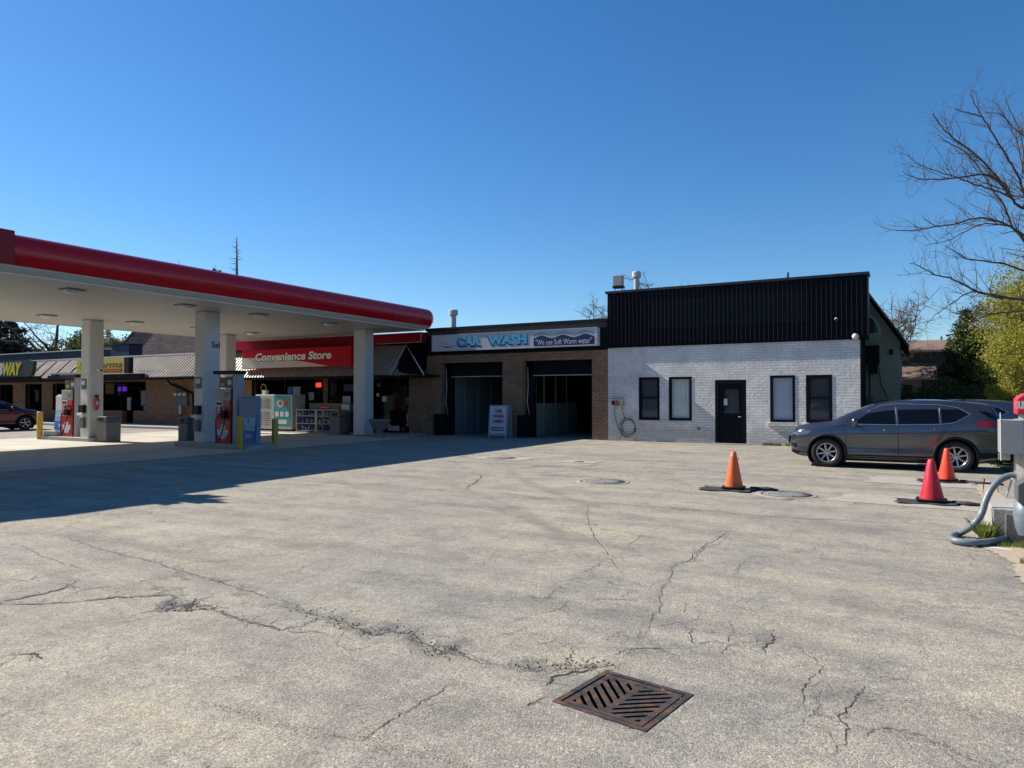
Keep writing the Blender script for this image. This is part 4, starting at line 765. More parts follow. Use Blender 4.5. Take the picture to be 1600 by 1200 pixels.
mb = MB(); mb.lathe([(0.11, 5.9), (0.11, 6.58), (0.18, 6.60), (0.18, 6.80), (0.16, 6.83), (0.0001, 6.84)], (-9.65, FY + 1.1, 0), M('vent_cream', (0.55, 0.53, 0.48), 0.6, dirt=0.2), 14, smooth=False); mb.build('vent_pipe', off)
t = empty('floodlight', (-10.1, FY + 0.1, 5.93), "square grey floodlight standing on the left end of the black fascia", 'floodlight')
mb = MB(); mb.tube([(-10.22, FY + 0.15, 5.93), (-10.22, FY + 0.15, 6.12)], 0.012, BLACK, 6); mb.tube([(-9.92, FY + 0.15, 5.93), (-9.92, FY + 0.15, 6.12)], 0.012, BLACK, 6); mb.box(-10.28, -9.86, FY + 0.02, FY + 0.3, 6.06, 6.14, BLACK); mb.build('bracket', t)
mb = MB(); mb.box(-10.27, -9.88, FY + 0.0, FY + 0.26, 6.14, 6.56, M('lamp_tan', (0.36, 0.32, 0.28), 0.5, var=0.1)); mb.build('housing', t, bevel=0.02)
seccam(-2.15, FY - 0.05, 4.42, 0.02, -0.2, "tiny pale camera on the ribbed black fascia above the right windows")
t = empty('wall_lamp', (-1.50, FY - 0.05, 3.74), "white round lamp at the lower right corner of the black fascia", 'wall lamp')
mb = MB(); mb.lathe([(0.0001, -0.13), (0.06, -0.12), (0.10, -0.06), (0.11, 0), (0.09, 0.05), (0.0001, 0.06)], (-1.55, FY - 0.13, 3.76), WHITE, 16, 'y'); mb.build('lens', t)
mb = MB(); mb.box(-1.60, -1.50, FY - 0.08, FY - 0.04, 3.70, 3.80, WHITE); mb.build('base', t)
# wall mounted air unit with hose loops
t = empty('air_hose_box', (-10.02, FY - 0.1, 1.38), "small rusty box with hanging hose loops on the white wall's left end", 'hose box')
mb = MB(); mb.box(-10.27, -9.78, FY - 0.20, FY - 0.02, 1.38, 1.62, M('box_steel', (0.30, 0.30, 0.28), 0.5, dirt=0.3)); mb.box(-10.24, -10.10, FY - 0.204, FY - 0.2005, 1.42, 1.58, BLACK); mb.box(-10.08, -9.94, FY - 0.206, FY - 0.2005, 1.40, 1.59, M('dull_red', (0.22, 0.04, 0.03), 0.5)); mb.build('box', t, bevel=0.01)
mb = MB()
for r_, cx_, cz_, tw in ((0.30, -9.62, 0.50, 0.0), (0.26, -9.60, 0.55, 0.6), (0.33, -9.66, 0.52, 1.1)):
    mb.tube([(cx_ + r_ * math.cos(a / 24 * 6.283 + tw), FY - 0.05 - 0.03 * math.sin(a), cz_ + r_ * 1.15 * math.sin(a / 24 * 6.283 + tw)) for a in range(25)], 0.010, BLACK, 6)
mb.tube([(-10.15, FY - 0.1, 1.38), (-10.16, FY - 0.08, 1.0), (-10.05, FY - 0.06, 0.6), (-9.8, FY - 0.05, 0.3)], 0.010, BLACK, 6)
mb.tube([(-9.85, FY - 0.1, 1.38), (-9.82, FY - 0.08, 1.1), (-9.72, FY - 0.06, 0.85)], 0.010, BLACK, 6)
mb.tube([(-9.9, FY - 0.05, 0.2), (-9.95, FY - 0.08, 0.03), (-10.3, FY - 0.15, 0.02), (-10.8, FY - 0.1, 0.02)], 0.010, BLACK, 6)
mb.build('hose', t)
mb = MB(); mb.tube([(-10.66, FY - 0.06, 1.30), (-10.60, FY - 0.07, 1.05), (-10.48, FY - 0.06, 0.92)], 0.018, M('orange_cord', (0.45, 0.16, 0.07), 0.6), 6); single('orange_cord', mb, "short orange cord hooked on the brown brick pier beside the white wall", 'cord')

# --- car wash
cw = empty('car_wash_building', (-14.9, FY, 0), "brown brick car wash with two open bays under a dark fascia", 'building')
bays = [(-18.55, -15.33), (-14.35, -11.16)]
mb = MB(); mb.wall(-19.32, -10.475, 0, 3.62, FY, FY + 0.35, BRICK, [(a, b, -1, 3.25) for a, b in bays]); mb.build('wall', cw)
mb = MB(); mb.box(-19.32, -10.475, FY - 0.03, FY + 0.5, 3.62, 4.74, M('wash_fascia', (0.006, 0.007, 0.012), 0.6, spec=0.15, var=0.3, vscale=1)); f_ = mb.build('fascia', cw)
mb = MB(); ribbed(mb, -19.3, -10.48, 4.52, 4.74, FY - 0.034, 0.12, 0.02, M('rust_flash', (0.045, 0.035, 0.035), 0.6, var=0.5, vscale=5), 0.6); mb.build('ribbed_strip', f_, recalc=False)
mb = MB(); mb.box(-19.36, -10.47, FY - 0.12, FY + 0.6, 4.74, 4.86, M('cap_dark_green', (0.008, 0.016, 0.019), 0.5, spec=0.15)); mb.build('cap', cw, bevel=0.01)
mb = MB()   # room shell, open at the bays
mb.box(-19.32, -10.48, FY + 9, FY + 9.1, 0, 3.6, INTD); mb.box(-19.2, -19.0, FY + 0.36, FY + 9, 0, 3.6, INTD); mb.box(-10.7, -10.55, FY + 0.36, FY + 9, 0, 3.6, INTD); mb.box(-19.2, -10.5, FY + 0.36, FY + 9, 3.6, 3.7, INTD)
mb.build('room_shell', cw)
for (a, b), windowed in ((bays[0], False), (bays[1], True)):
    mb = MB(); x = a + 0.12
    for k in range(4 if windowed else 7):
        y0 = FY + 0.6 + k * 1.2
        mb.box(x - 0.16, x, y0 + 0.02, y0 + 1.18, 0.0, 1.45 if windowed else 3.3, INTW)
        mb.box(x - 0.02, x + 0.03, y0 - 0.03, y0 + 0.03, 0, 3.3, INTW)
        if windowed:
            mb.box(x - 0.16, x, y0 + 0.02, y0 + 1.18, 2.75, 3.3, INTW)
            if k == 0: mb.box(x - 0.158, x - 0.002, y0 + 0.02, y0 + 0.5, 1.45, 2.75, INTW)
    mb.build('interior_wall', cw, bevel=0.01)
    if windowed:
        mb = MB(); mb.box(x - 0.1, x - 0.08, FY + 1.1, FY + 5.3, 1.45, 2.75, DARKGLASS); mb.build('interior_window', cw)
    mb = MB()
    mb.box(a + 0.02, a + 0.36, FY + 0.36, FY + 0.60, 0, 3.25, INTD); mb.box(a, b, FY + 0.36, FY + 0.42, 2.66, 3.24, INTD)
    d_ = mb.build('roller_housing', cw)
    mb = MB(); mb.box(a + 0.36, b, FY + 0.30, FY + 0.35, 2.62, 2.655, STEEL); mb.tube([(a + 0.12, FY + 0.25, 3.0), (a + 0.16, FY + 0.22, 2.2), (a + 0.10, FY + 0.25, 1.5), (a + 0.2, FY + 0.25, 0.9)], 0.022, STEEL, 6); mb.build('door_edge', d_)
mb = MB(); mb.box(-18.9, -18.42, FY - 0.12, FY + 0.3, 0.0, 0.95, INTD); mb.build('bay_guard', cw, bevel=0.03); mb = MB(); mb.box(-14.55, -14.12, FY - 0.12, FY + 0.3, 0.0, 0.95, INTD); mb.build('bay_guard', cw, bevel=0.03)
mb = MB(); mb.lathe([(0.13, 4.8), (0.13, 5.52), (0.21, 5.54), (0.21, 5.76), (0.18, 5.79), (0.0001, 5.80)], (-18.55, FY + 1.0, 0), M('vent_cream', (0.55, 0.53, 0.48), 0.6, dirt=0.2), 14, smooth=False); mb.build('vent_pipe', cw)
# the sign box
sg = empty('car_wash_sign', (-14.8, FY - 0.38, 3.78), "long pale CAR WASH sign box with navy wave panel over the bays", 'sign')
SY = FY - 0.36; SIGNW = M('sign_white', (0.55, 0.56, 0.58), 0.4, var=0.08, dirt=0.15)
mb = MB(); mb.box(-18.78, -10.79, SY, FY - 0.035, 3.78, 4.49, SIGNW); mb.build('box', sg, bevel=0.015)
mb = MB()
for a, b, c, d in ((-18.80, -10.77, 3.765, 3.80), (-18.80, -10.77, 4.47, 4.505), (-18.80, -18.765, 3.80, 4.47), (-10.805, -10.77, 3.80, 4.47)): mb.box(a, b, SY - 0.02, SY - 0.002, c, d, M('sign_frame', (0.45, 0.45, 0.45), 0.4))
mb.build('frame', sg)
NAVY = M('sign_navy', (0.012, 0.022, 0.085), 0.4); CY1_ = M('sign_cyan', (0.10, 0.46, 0.62), 0.4, var=0.25, vscale=5); DNAVY = M('sign_outline', (0.01, 0.04, 0.14), 0.4)
mb = MB()
for body, x0, w in (("CAR", -17.42, 1.25), ("WASH", -15.85, 1.95)):
    text_mb(mb, body, (x0 - 0.05, SY - 0.004, 3.90), (1, 0, 0), (0, 0, 1), w + 0.04, 0.46, DNAVY, 0.003, offset=0.10)
    text_mb(mb, body, (x0 + 0.01, SY - 0.009, 3.96), (1, 0, 0), (0, 0, 1), w - 0.06, 0.40, CY1_, 0.003, offset=0.055)
mb.build('lettering', sg, label="cyan block letters CAR WASH with dark outline")
def wave(x): return 4.20 + 0.060 * math.sin((x + 13.5) * 2 * math.pi / 0.98)
xs = np.linspace(-13.62, -10.90, 70)
mb = MB(); top = [(x, wave(x)) for x in xs]; vs = [(x, SY - 0.006, 3.83) for x, _ in top] + [(x, SY - 0.006, z) for x, z in top]; n = len(top)
mb.add(vs, [(k, k + 1, n + k + 1, n + k) for k in range(n - 1)], NAVY)
for dz, w in ((0.075, 0.016), (0.125, 0.014)):
    vs = [(x, SY - 0.006, z + dz) for x, z in top] + [(x, SY - 0.006, z + dz + w) for x, z in top]; mb.add(vs, [(k, k + 1, n + k + 1, n + k) for k in range(n - 1)], NAVY)
mb.build('wave_panel', sg, recalc=False)
mb = MB(); text_mb(mb, "\"We use Soft Warm water\"", (-13.52, SY - 0.010, 3.875), (1, 0, 0), (0, 0, 1), 2.52, 0.23, M('sign_cream', (0.70, 0.70, 0.70), 0.4), 0.003, offset=-0.004); mb.build('slogan', sg)
mb = MB()
mb.tube([(-18.6, SY - 0.004, 4.03), (-18.35, SY - 0.004, 4.02), (-18.1, SY - 0.004, 3.95), (-17.8, SY - 0.004, 3.95), (-17.55, SY - 0.004, 4.0)], 0.010, DNAVY, 5); mb.tube([(-18.5, SY - 0.004, 4.15), (-18.2, SY - 0.004, 4.10), (-17.8, SY - 0.004, 4.08)], 0.006, NAVY, 5)
mb.poly_prism([(-18.3, 4.0), (-18.05, 3.92), (-17.7, 3.92), (-17.85, 3.97), (-18.1, 3.98)], 'y', SY - 0.008, SY - 0.001, DNAVY); mb.build('car_outline', sg)

# --- convenience store
SMAN = M('store_mansard_metal', (0.34, 0.30, 0.26), 0.5, var=0.12, vscale=1.5, dirt=0.2); MANS = M('mansard_metal', (0.150, 0.105, 0.090), 0.6, spec=0.2, var=0.12, vscale=1.5, dirt=0.2); RIDGE = M('ridge_flashing', (0.62, 0.58, 0.52), 0.45)
st = empty('convenience_store', (-26, FY, 0), "brick convenience store with sloping ribbed awning and dark windows behind the canopy", 'building')
sop = [(-30.95, -25.75, 0.35, 2.72), (-25.45, -20.35, 0.0, 2.72)]
mb = MB(); mb.wall(-33.0, -19.33, 0, 3.4, FY, FY + 0.3, BRICK, sop); mb.build('wall', st)
mb = MB(); mb.box(-33.0, -19.35, FY + 0.02, FY + 0.6, 3.4, 4.70, DARKMETAL); ribbed(mb, -21.6, -19.34, 2.95, 4.70, FY - 0.02, 0.15, 0.025, DARKMETAL, 0.7); mb.build('parapet', st, recalc=False)
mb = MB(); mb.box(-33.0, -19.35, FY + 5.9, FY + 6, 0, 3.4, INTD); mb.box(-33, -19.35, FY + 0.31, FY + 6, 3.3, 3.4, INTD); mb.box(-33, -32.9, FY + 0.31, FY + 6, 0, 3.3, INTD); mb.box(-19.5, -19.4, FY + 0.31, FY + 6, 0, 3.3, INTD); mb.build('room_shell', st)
mb = MB()
ribbed(mb, -33.0, -20.5, 2.72, 4.15, 25.40, 0.20, 0.09, SMAN, 0.45, FY - 0.03)
# hipped right end
hip = [(-20.5, FY - 0.05, 4.15), (-20.5, 25.38, 2.72), (-18.6, 25.38, 2.68), (-18.6, 25.38, 2.68)]
nrib = 9
for k in range(nrib):
    xa = -20.5 + 1.9 * k / nrib; xb = -20.5 + 1.9 * (k + 0.72) / nrib
    mb.add([(xa, 25.36, 2.70), (xb, 25.36, 2.70), (-20.5 + 1.9 * (k + 0.72) / nrib * 0.35 + 0.0, FY - 0.06, 4.15 - 1.44 * (k + 0.72) / nrib), (-20.5 + 1.9 * k / nrib * 0.35, FY - 0.06, 4.15 - 1.44 * k / nrib)], [(0, 1, 2, 3)], SMAN)
mb.add([(-20.5, FY - 0.03, 4.14), (-20.5, 25.40, 2.69), (-18.6, 25.40, 2.67), (-19.3, FY - 0.03, 2.75)], [(0, 1, 2, 3)], TRIM)
mb.build('mansard', st, recalc=False)
mb = MB(); mb.box(-33.0, -18.6, 25.36, FY - 0.005, 2.62, 2.70, TRIM); mb.tube([(-20.5, FY - 0.06, 4.17), (-18.6, 25.36, 2.70)], 0.03, RIDGE, 6); mb.build('eave', st)
rb = MB(); rb.box(-32.6, -19.35, FY - 0.42, FY - 0.06, 4.22, 4.68, M('band_red', (0.34, 0.006, 0.018), 0.4, var=0.1, spec=0.15)); rb.box(-19.375, -19.352, FY - 0.425, FY - 0.4205, 4.22, 4.68, WHITE); rb.box(-22.0, -19.36, FY - 0.425, FY - 0.419, 4.215, 4.235, WHITE); rb.build('red_band', st)
mb = MB()
for x in (-30.95, -28.5, -25.85, -25.45, -23.2, -22.1, -20.95): mb.box(x, x + 0.07, FY + 0.03, FY + 0.12, 0.0 if x > -25.6 else 0.35, 2.72, TRIM)
mb.box(-30.95, -20.35, FY + 0.03, FY + 0.12, 2.62, 2.72, TRIM); mb.build('window_frame', st)
mb = MB(); mb.box(-30.95, -20.35, FY + 0.07, FY + 0.076, 0.35, 2.62, GLASS); mb.build('pane', st)
mb = MB()
for x, z, w, h, m_ in ((-28.3, 1.9, 0.35, 0.35, PB), (-27.9, 1.75, 0.5, 0.5, PAPER), (-26.8, 1.55, 0.35, 0.4, PAPER), (-24.5, 1.35, 0.5, 0.42, PAPER), (-23.7, 1.3, 0.16, 0.38, PAPER), (-24.45, 2.0, 0.75, 0.35, NAVY), (-22.0, 1.5, 0.25, 0.25, PAPER), (-22.3, 2.2, 0.15, 0.2, M('ad_brown', (0.1, 0.1, 0.1))), (-22.35, 1.75, 0.14, 0.16, PAPER)):
    mb = MB(); mb.box(x, x + w, FY + 0.055, FY + 0.065, z, z + h, m_); mb.build('window_poster', st)
mb = MB(); mb.lathe([(0.16, 0), (0.22, 0.02), (0.22, 0.0)], (-30.1, FY + 0.05, 2.2), YELLOW, 16, 'y'); mb.build('round_sticker', st)
t = empty('open_neon', (-26.3, FY + 0.4, 2.0), "small glowing red neon sign inside the store window", 'neon sign')
mb = MB(); mb.box(-26.55, -26.2, FY + 0.3, FY + 0.33, 2.22, 2.45, glow('neon_red', (1.0, 0.05, 0.03), 1.0)); mb.build('tube', t)
mb = MB(); mb.box(-26.6, -26.15, FY + 0.34, FY + 0.37, 2.18, 2.49, BLACK); mb.build('backing', t)
mb = MB(); mb.box(-23.0, -20.5, FY + 0.4, FY + 0.42, 0.3, 0.9, INTD); mb.box(-21.9, -21.3, FY + 0.5, FY + 0.8, 0.2, 0.75, INTW); mb.box(-21.9, -21.2, FY + 0.35, FY + 0.9, 0.12, 0.35, PAPER); mb.box(-20.9, -20.4, FY + 0.5, FY + 0.6, 1.3, 1.7, SCREEN); mb.build('counter', st)
# store sign
sg = empty('store_sign', (-26.5, 25.4, 3.17), "red and cream Convenience Store sign board on the sloping awning", 'sign')
CREAM = M('sign_cream2', (0.52, 0.50, 0.44), 0.4, var=0.05); SRED = M('store_sign_red', (0.52, 0.008, 0.022), 0.4, var=0.08, spec=0.15)
mb = MB(); mb.box(-30.25, -22.80, 25.36, 25.62, 3.17, 4.13, SRED); mb.build('board', sg, bevel=0.03)
mb = MB(); ct = [(-30.22, 3.72), (-29.2, 3.72), (-28.0, 3.68), (-26.8, 3.58), (-25.6, 3.42), (-24.2, 3.20)]
mb.add([(-30.22, 25.352, 3.19)] + [(x, 25.352, z) for x, z in ct], [tuple(range(7))], CREAM); mb.build('cream_swoosh', sg, recalc=False)
mb = MB()
for d, m_, of, yy in ((-0.035, M('sign_shadow_red', (0.16, 0.004, 0.01), 0.4), 0.035, 25.350), (0.0, M('letter_white', (0.84, 0.83, 0.78), 0.4), 0.012, 25.340)):
    text_mb(mb, "Convenience Store", (-29.22 + d, yy, 3.545 + d), (1, 0, 0), (0, 0, 1), 5.2, 0.40, m_, 0.006, offset=of + 0.02, shear=0.18)
mb.build('lettering', sg)

# --- plaza wing to the left
pw = empty('plaza_building', (-46, FY, 0), "long low brick plaza with beige ribbed mansard left of the store", 'building')
po = [(-57.5, -55.2, 0.0, 2.6), (-53.6, -51.5, 0.0, 2.62), (-50.2, -48.0, 0.85, 2.62), (-47.4, -45.6, 0.0, 2.62), (-45.2, -40.12, 0.88, 2.68), (-42.45, -41.35, 0.0, 0.95)]
mb = MB(); mb.wall(-62, -33.005, 0, 2.85, FY, FY + 0.3, BRICK, po); mb.build('wall', pw)
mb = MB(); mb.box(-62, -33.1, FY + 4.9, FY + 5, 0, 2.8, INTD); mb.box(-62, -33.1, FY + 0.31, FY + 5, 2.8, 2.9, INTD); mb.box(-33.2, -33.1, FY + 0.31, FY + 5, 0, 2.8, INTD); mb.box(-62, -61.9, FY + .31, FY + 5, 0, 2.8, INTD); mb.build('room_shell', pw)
mb = MB(); ribbed(mb, -62, -33.0, 2.84, 4.10, 24.88, 0.25, 0.085, MANS, 0.5, 26.13); mb.build('mansard', pw, recalc=False)
mb = MB(); mb.box(-62, -33.0, 26.02, 26.25, 4.10, 4.19, RIDGE); mb.box(-62, -33, 24.82, 24.9, 2.74, 2.83, TRIM); mb.box(-62, -33, 24.9, FY - 0.002, 2.74, 2.79, TRIM); mb.build('trim', pw, bevel=0.01)
for a, b in ((-62, -48.2), (-47.2, -37.6)):
    mb = MB(); mb.box(a, b, 24.70, 24.86, 2.80, 3.05, TRIM); mb.build('door_canopy', pw)
mb = MB()
for x in np.arange(-61.5, -44, 1.45): mb.tube([(x, 24.79, 2.9), (x, 26.04, 4.12)], 0.035, RIDGE, 5)
mb.build('mansard_seams', pw)
for x, w_, z, h_, m_ in ((-44.9, 0.9, 1.9, 0.7, 'ad_brown'), (-42.6, 0.35, 0.9, 0.8, 'paper'), (-41.2, 0.5, 1.2, 0.9, 'interior_panel'), (-40.9, 0.3, 0.9, 0.25, 'paper'), (-49.7, 0.8, 1.0, 0.5, 'interior_panel'), (-53.2, 0.5, 1.4, 0.8, 'ad_brown'), (-46.8, 0.9, 2.0, 0.5, 'shop_yellow_poster')):
    mb = MB(); mb.box(x, x + w_, FY + 0.4, FY + 0.45, z, z + h_, MATS.get(m_) or M(m_, (0.5, 0.36, 0.04), 0.5)); mb.build('window_display', pw)
mb = MB(); mb.box(-62, -44.5, FY + 0.1, FY + 0.5, 4.1, 4.74, M('parapet_blue', (0.03, 0.035, 0.05), 0.5)); ribbed(mb, -62, -44.5, 4.15, 4.70, FY + 0.095, 0.3, 0.04, M('parapet_blue', (0.03, 0.035, 0.05), 0.5), 0.6); mb.box(-62, -44.5, FY + 0.03, FY + 0.55, 4.74, 4.80, RIDGE); mb.build('parapet', pw, recalc=False)
mb = MB(); mb.box(-61.9, -33.1, FY + 0.5, FY + 14, 2.9, 4.0, ROOFM); mb.build('roof', pw)
for i, (a, b, c, d) in enumerate(po[:5]):
    w = MB(); 
    for q in ((a, a + 0.07, c, d), (b - 0.07, b, c, d), (a, b, d - 0.07, d)): w.box(q[0], q[1], FY + 0.03, FY + 0.1, q[2], q[3], TRIM)
    if b - a > 1.9: w.box((a + b) / 2, (a + b) / 2 + 0.05, FY + 0.03, FY + 0.1, c, d, TRIM)
    w = w.build('window' if c > 0 else 'door', pw)
    g = MB(); g.box(a, b, FY + 0.05, FY + 0.056, c, d, GLASS); g.build('pane', w)
mb = MB(); mb.box(-36.2, -33.9, 25.2, 25.3, 3.12, 3.20, RIDGE); mb.box(-38.6, -36.2, 25.12, 25.2, 3.18, 3.24, RIDGE); mb.box(-47.6, -44.0, 25.0, 25.1, 3.16, 3.24, RIDGE); mb.build('snow_guard', pw)
mb = MB(); mb.tube([(-37.6, FY - 0.4, 2.78), (-37.6, FY - 0.1, 2.45), (-35.75, FY - 0.08, 1.95), (-35.65, FY - 0.08, 1.8), (-35.65, FY - 0.08, 0.1)], 0.06, BLACK, 8); mb.build('downspout', pw)
t = empty('gas_meter', (-36.6, FY - 0.2, 0.9), "grey gas meter bank on the plaza's brick wall by the downspout", 'gas meter')
for k, x in enumerate((-37.0, -36.6, -36.2)):
    mb = MB(); mb.lathe([(0.0001, -0.12), (0.14, -0.12), (0.15, -0.05), (0.15, 0.1), (0.0001, 0.11)], (x, FY - 0.18, 1.9), GREYMETAL, 14, 'y'); mb.build('dial', t)
mb = MB(); mb.box(-37.1, -36.1, FY - 0.15, FY - 0.02, 1.2, 1.75, M('meter_dark', (0.10, 0.11, 0.12), 0.5)); mb.box(-36.7, -36.5, FY - 0.25, FY - 0.02, 0.75, 1.25, GREYMETAL); mb.tube([(-36.6, FY - 0.1, 0.8), (-36.6, FY - 0.1, 0.05)], 0.03, BLACK, 6); mb.build('pipework', t)
t = empty('purple_neon', (-43.2, FY + 0.3, 2.0), "glowing purple neon sign in the plaza window", 'neon sign')
mb = MB(); mb.box(-43.3, -42.45, FY + 0.25, FY + 0.28, 2.08, 2.36, glow('neon_purple', (0.16, 0.02, 0.62), 0.45)); mb.build('tube', t)
mb = MB(); mb.box(-43.5, -42.5, FY + 0.3, FY + 0.33, 1.8, 2.6, BLACK); mb.build('backing', t)
sg = empty('sandwich_shop_sign', (-52, 24.7, 3.0), "dark sign with white and yellow slanted capital letters at the far left of the plaza", 'sign')
mb = MB(); mb.poly_prism([(-56.6, 3.02), (-49.3, 3.02), (-48.8, 3.1), (-48.6, 3.55), (-48.5, 4.0), (-49.1, 4.1), (-56.6, 4.1)], 'y', 24.55, 24.75, M('sign_green', (0.012, 0.03, 0.02), 0.5)); mb.build('board', sg)
mb = MB(); text_mb(mb, "SUB", (-54.35, 24.545, 3.12), (1, 0, 0), (0, 0, 1), 2.1, 0.86, M('letter_white2', (0.6, 0.6, 0.6), 0.4), 0.01, offset=0.06, shear=0.25); mb.build('white_letters', sg)
mb = MB(); text_mb(mb, "WAY", (-52.25, 24.545, 3.12), (1, 0, 0), (0, 0, 1), 2.35, 0.86, M('letter_yellow', (0.62, 0.50, 0.04), 0.4), 0.01, offset=0.06, shear=0.25); mb.build('yellow_letters', sg)
sg = empty('shawarma_sign', (-41.6, 24.7, 3.05), "yellow shop sign with thin script and a red phone strip partly behind the left column", 'sign')
YS = M('shop_yellow', (0.60, 0.48, 0.06), 0.45, var=0.08)
mb = MB(); mb.box(-43.85, -39.1, 24.6, 24.75, 3.10, 3.98, YS); mb.build('board', sg)
mb = MB(); mb.box(-39.1, -38.65, 24.58, 24.85, 3.08, 3.98, BLACK); mb.build('end_box', sg)
mb = MB(); text_mb(mb, "Shawarma", (-43.6, 24.595, 3.42), (1, 0, 0), (0, 0, 1), 4.3, 0.38, M('ink_brown', (0.10, 0.05, 0.02), 0.5), 0.004, shear=0.3, offset=0.01); mb.build('lettering', sg)
mb = MB(); mb.box(-41.4, -39.3, 24.592, 24.599, 3.14, 3.34, PRED); text_mb(mb, "519-555-0100", (-41.2, 24.586, 3.18), (1, 0, 0), (0, 0, 1), 1.75, 0.12, YS, 0.003); mb.build('phone_strip', sg)
# brick gable house behind the plaza
hb = empty('brick_house', (-46, 33, 0), "brown brick gable end rising behind the plaza roof", 'house')
mb = MB(); mb.poly_prism([(-53.6, 0), (-53.6, 4.9), (-50.2, 7.3), (-36, 7.3), (-36, 0)], 'y', 33, 41, brickmat('tan_brick', (0.36, 0.22, 0.165), (0.22, 0.13, 0.10), (0.13, 0.10, 0.09), 0.8, 0.6, 0.17, 0.03)); mb.build('wall', hb)
mb = MB(); mb.add([(-53.9, 32.9, 4.72), (-50.2, 32.9, 7.36), (-50.2, 41, 7.36), (-53.9, 41, 4.72)], [(0, 1, 2, 3)], ROOFM); mb.add([(-53.9, 32.9, 4.85), (-50.2, 32.9, 7.5), (-50.2, 32.9, 7.36), (-53.9, 32.9, 4.72)], [(0, 1, 2, 3)], TRIM); mb.build('roof', hb, recalc=False)
mb = MB(); mb.box(-49.3, -47.2, 30, 31, 3.9, 5.35, M('ac_navy', (0.02, 0.025, 0.05), 0.5)); mb.box(-49.35, -47.15, 29.95, 31.05, 5.35, 5.42, TRIM); single('rooftop_unit', mb, "dark boxy air unit on the plaza roof right of the left column", 'air unit')

# --- gabled building behind the office
gb_ = empty('gabled_building', (-3, 30, 0), "olive grey gabled building with half round window behind the office's right end", 'building')
OLIVE = M('olive_siding', (0.22, 0.245, 0.18), 0.85, var=0.12, vscale=1.2, bump=0.15)
GX0, GX1, GZ0 = -9.6, -0.27, 3.75; gm = (GX0 + GX1) / 2; GTOP = 7.6
Y0 = 30.0; sl = (6.02 - 4.0) / (1.3 - 0.02)
apex = 3.95 + sl * 2.6
def gz_(x): return min(3.75 + sl * (-0.27 - x), 8.2)
mb = MB(); mb.poly_prism([(-9.4, 0), (-0.27, 0), (-0.27, 3.78), (-1.74, 6.1), (-9.4, 6.1)], 'y', Y0, Y0 + 9, OLIVE); mb.build('wall', gb_)
mb = MB()
mb.poly_prism([(0.02, 3.62), (0.02, 3.50), (-1.62, 6.09), (-9.5, 6.13), (-9.5, 6.30), (-1.70, 6.30)], 'y', Y0 - 0.55, Y0 + 9.2, M('roof_brown', (0.035, 0.034, 0.026), 0.8, var=0.3))
mb.build('roof', gb_)
mb = MB(); arc = [(-1.75 + 0.86 * math.cos(R(a)), 4.08 + 0.92 * math.sin(R(a))) for a in range(0, 181, 12)]; mb.poly_prism(arc, 'y', Y0 - 0.04, Y0 - 0.01, M('trim_olive', (0.40, 0.42, 0.33), 0.7)); w = mb.build('window', gb_)
mb = MB(); arc = [(-1.75 + 0.78 * math.cos(R(a)), 4.12 + 0.80 * math.sin(R(a))) for a in range(0, 181, 12)]; mb.poly_prism(arc, 'y', Y0 - 0.06, Y0 - 0.045, M('arch_glass', (0.02, 0.035, 0.045), 0.15)); mb.build('pane', w)
mb = MB(); mb.box(-1.42, -0.95, Y0 - 0.2, Y0 - 0.01, 2.95, 3.65, INTD); mb.box(-1.3, -1.02, Y0 - 0.22, Y0 - 0.01, 2.6, 2.95, INTD); mb.tube([(-1.0, Y0 - 0.1, 3.0), (-0.9, Y0 - 0.05, 2.2), (-0.65, Y0 - 0.05, 1.6), (-1.15, Y0 - 0.05, 1.55)], 0.015, BLACK, 6); mb.tube([(-1.28, Y0 - 0.05, 2.6), (-1.28, Y0 - 0.05, 0.2)], 0.02, BLACK, 6); mb.box(-1.35, -1.18, Y0 - 0.1, Y0 - 0.01, 1.2, 1.7, M('conduit_box', (0.06, 0.07, 0.08), 0.5)); mb.build('electric_panel', gb_)
mb = MB(); mb.box(-0.62, -0.5, Y0 - 0.1, Y0 - 0.01, 3.3, 3.5, BLACK); mb.build('wall_vent', gb_)

# --- brown roofed houses far right
hs_ = empty('brown_roof_house', (4, 60, 0), "long low house with two brown shingle roof tiers behind the spruce", 'house')
SHING = M('brown_shingle', (0.20, 0.125, 0.095), 0.9, var=0.2, vscale=2, bump=0.3, bscale=12); HW = M('house_wall_dark', (0.035, 0.032, 0.035), 0.8)
mb = MB(); mb.box(-7, 16, 60, 68, 0, 5.0, HW); mb.box(-6.0, 0.8, 59.7, 60, 1.0, 3.0, M('house_wall_grey', (0.10, 0.10, 0.11), 0.8)); mb.build('wall', hs_)
mb = MB(); mb.poly_prism([(57.2, 2.95), (57.2, 3.1), (60.0, 4.2), (60.0, 4.05)], 'x', -7.5, 1.75, SHING)
mb.poly_prism([(59.2, 4.95), (59.2, 5.08), (63.5, 6.1), (68.5, 5.0), (63.5, 5.9)], 'x', -7.5, 16.5, SHING); mb.build('roof', hs_)
mb = MB()
for x in (-5.4, -3.2, -1.0): mb.box(x, x + 1.2, 59.66, 59.69, 1.4, 2.6, DARKGLASS)
mb.build('window', hs_)
h2 = copy_tree(hs_); h2.location = (22, 78, 0.2); h2['label'] = "farther brown roofed house glimpsed between the spruce and yellow tree"; h2['group'] = 'brown roofed houses'; hs_['group'] = 'brown roofed houses'

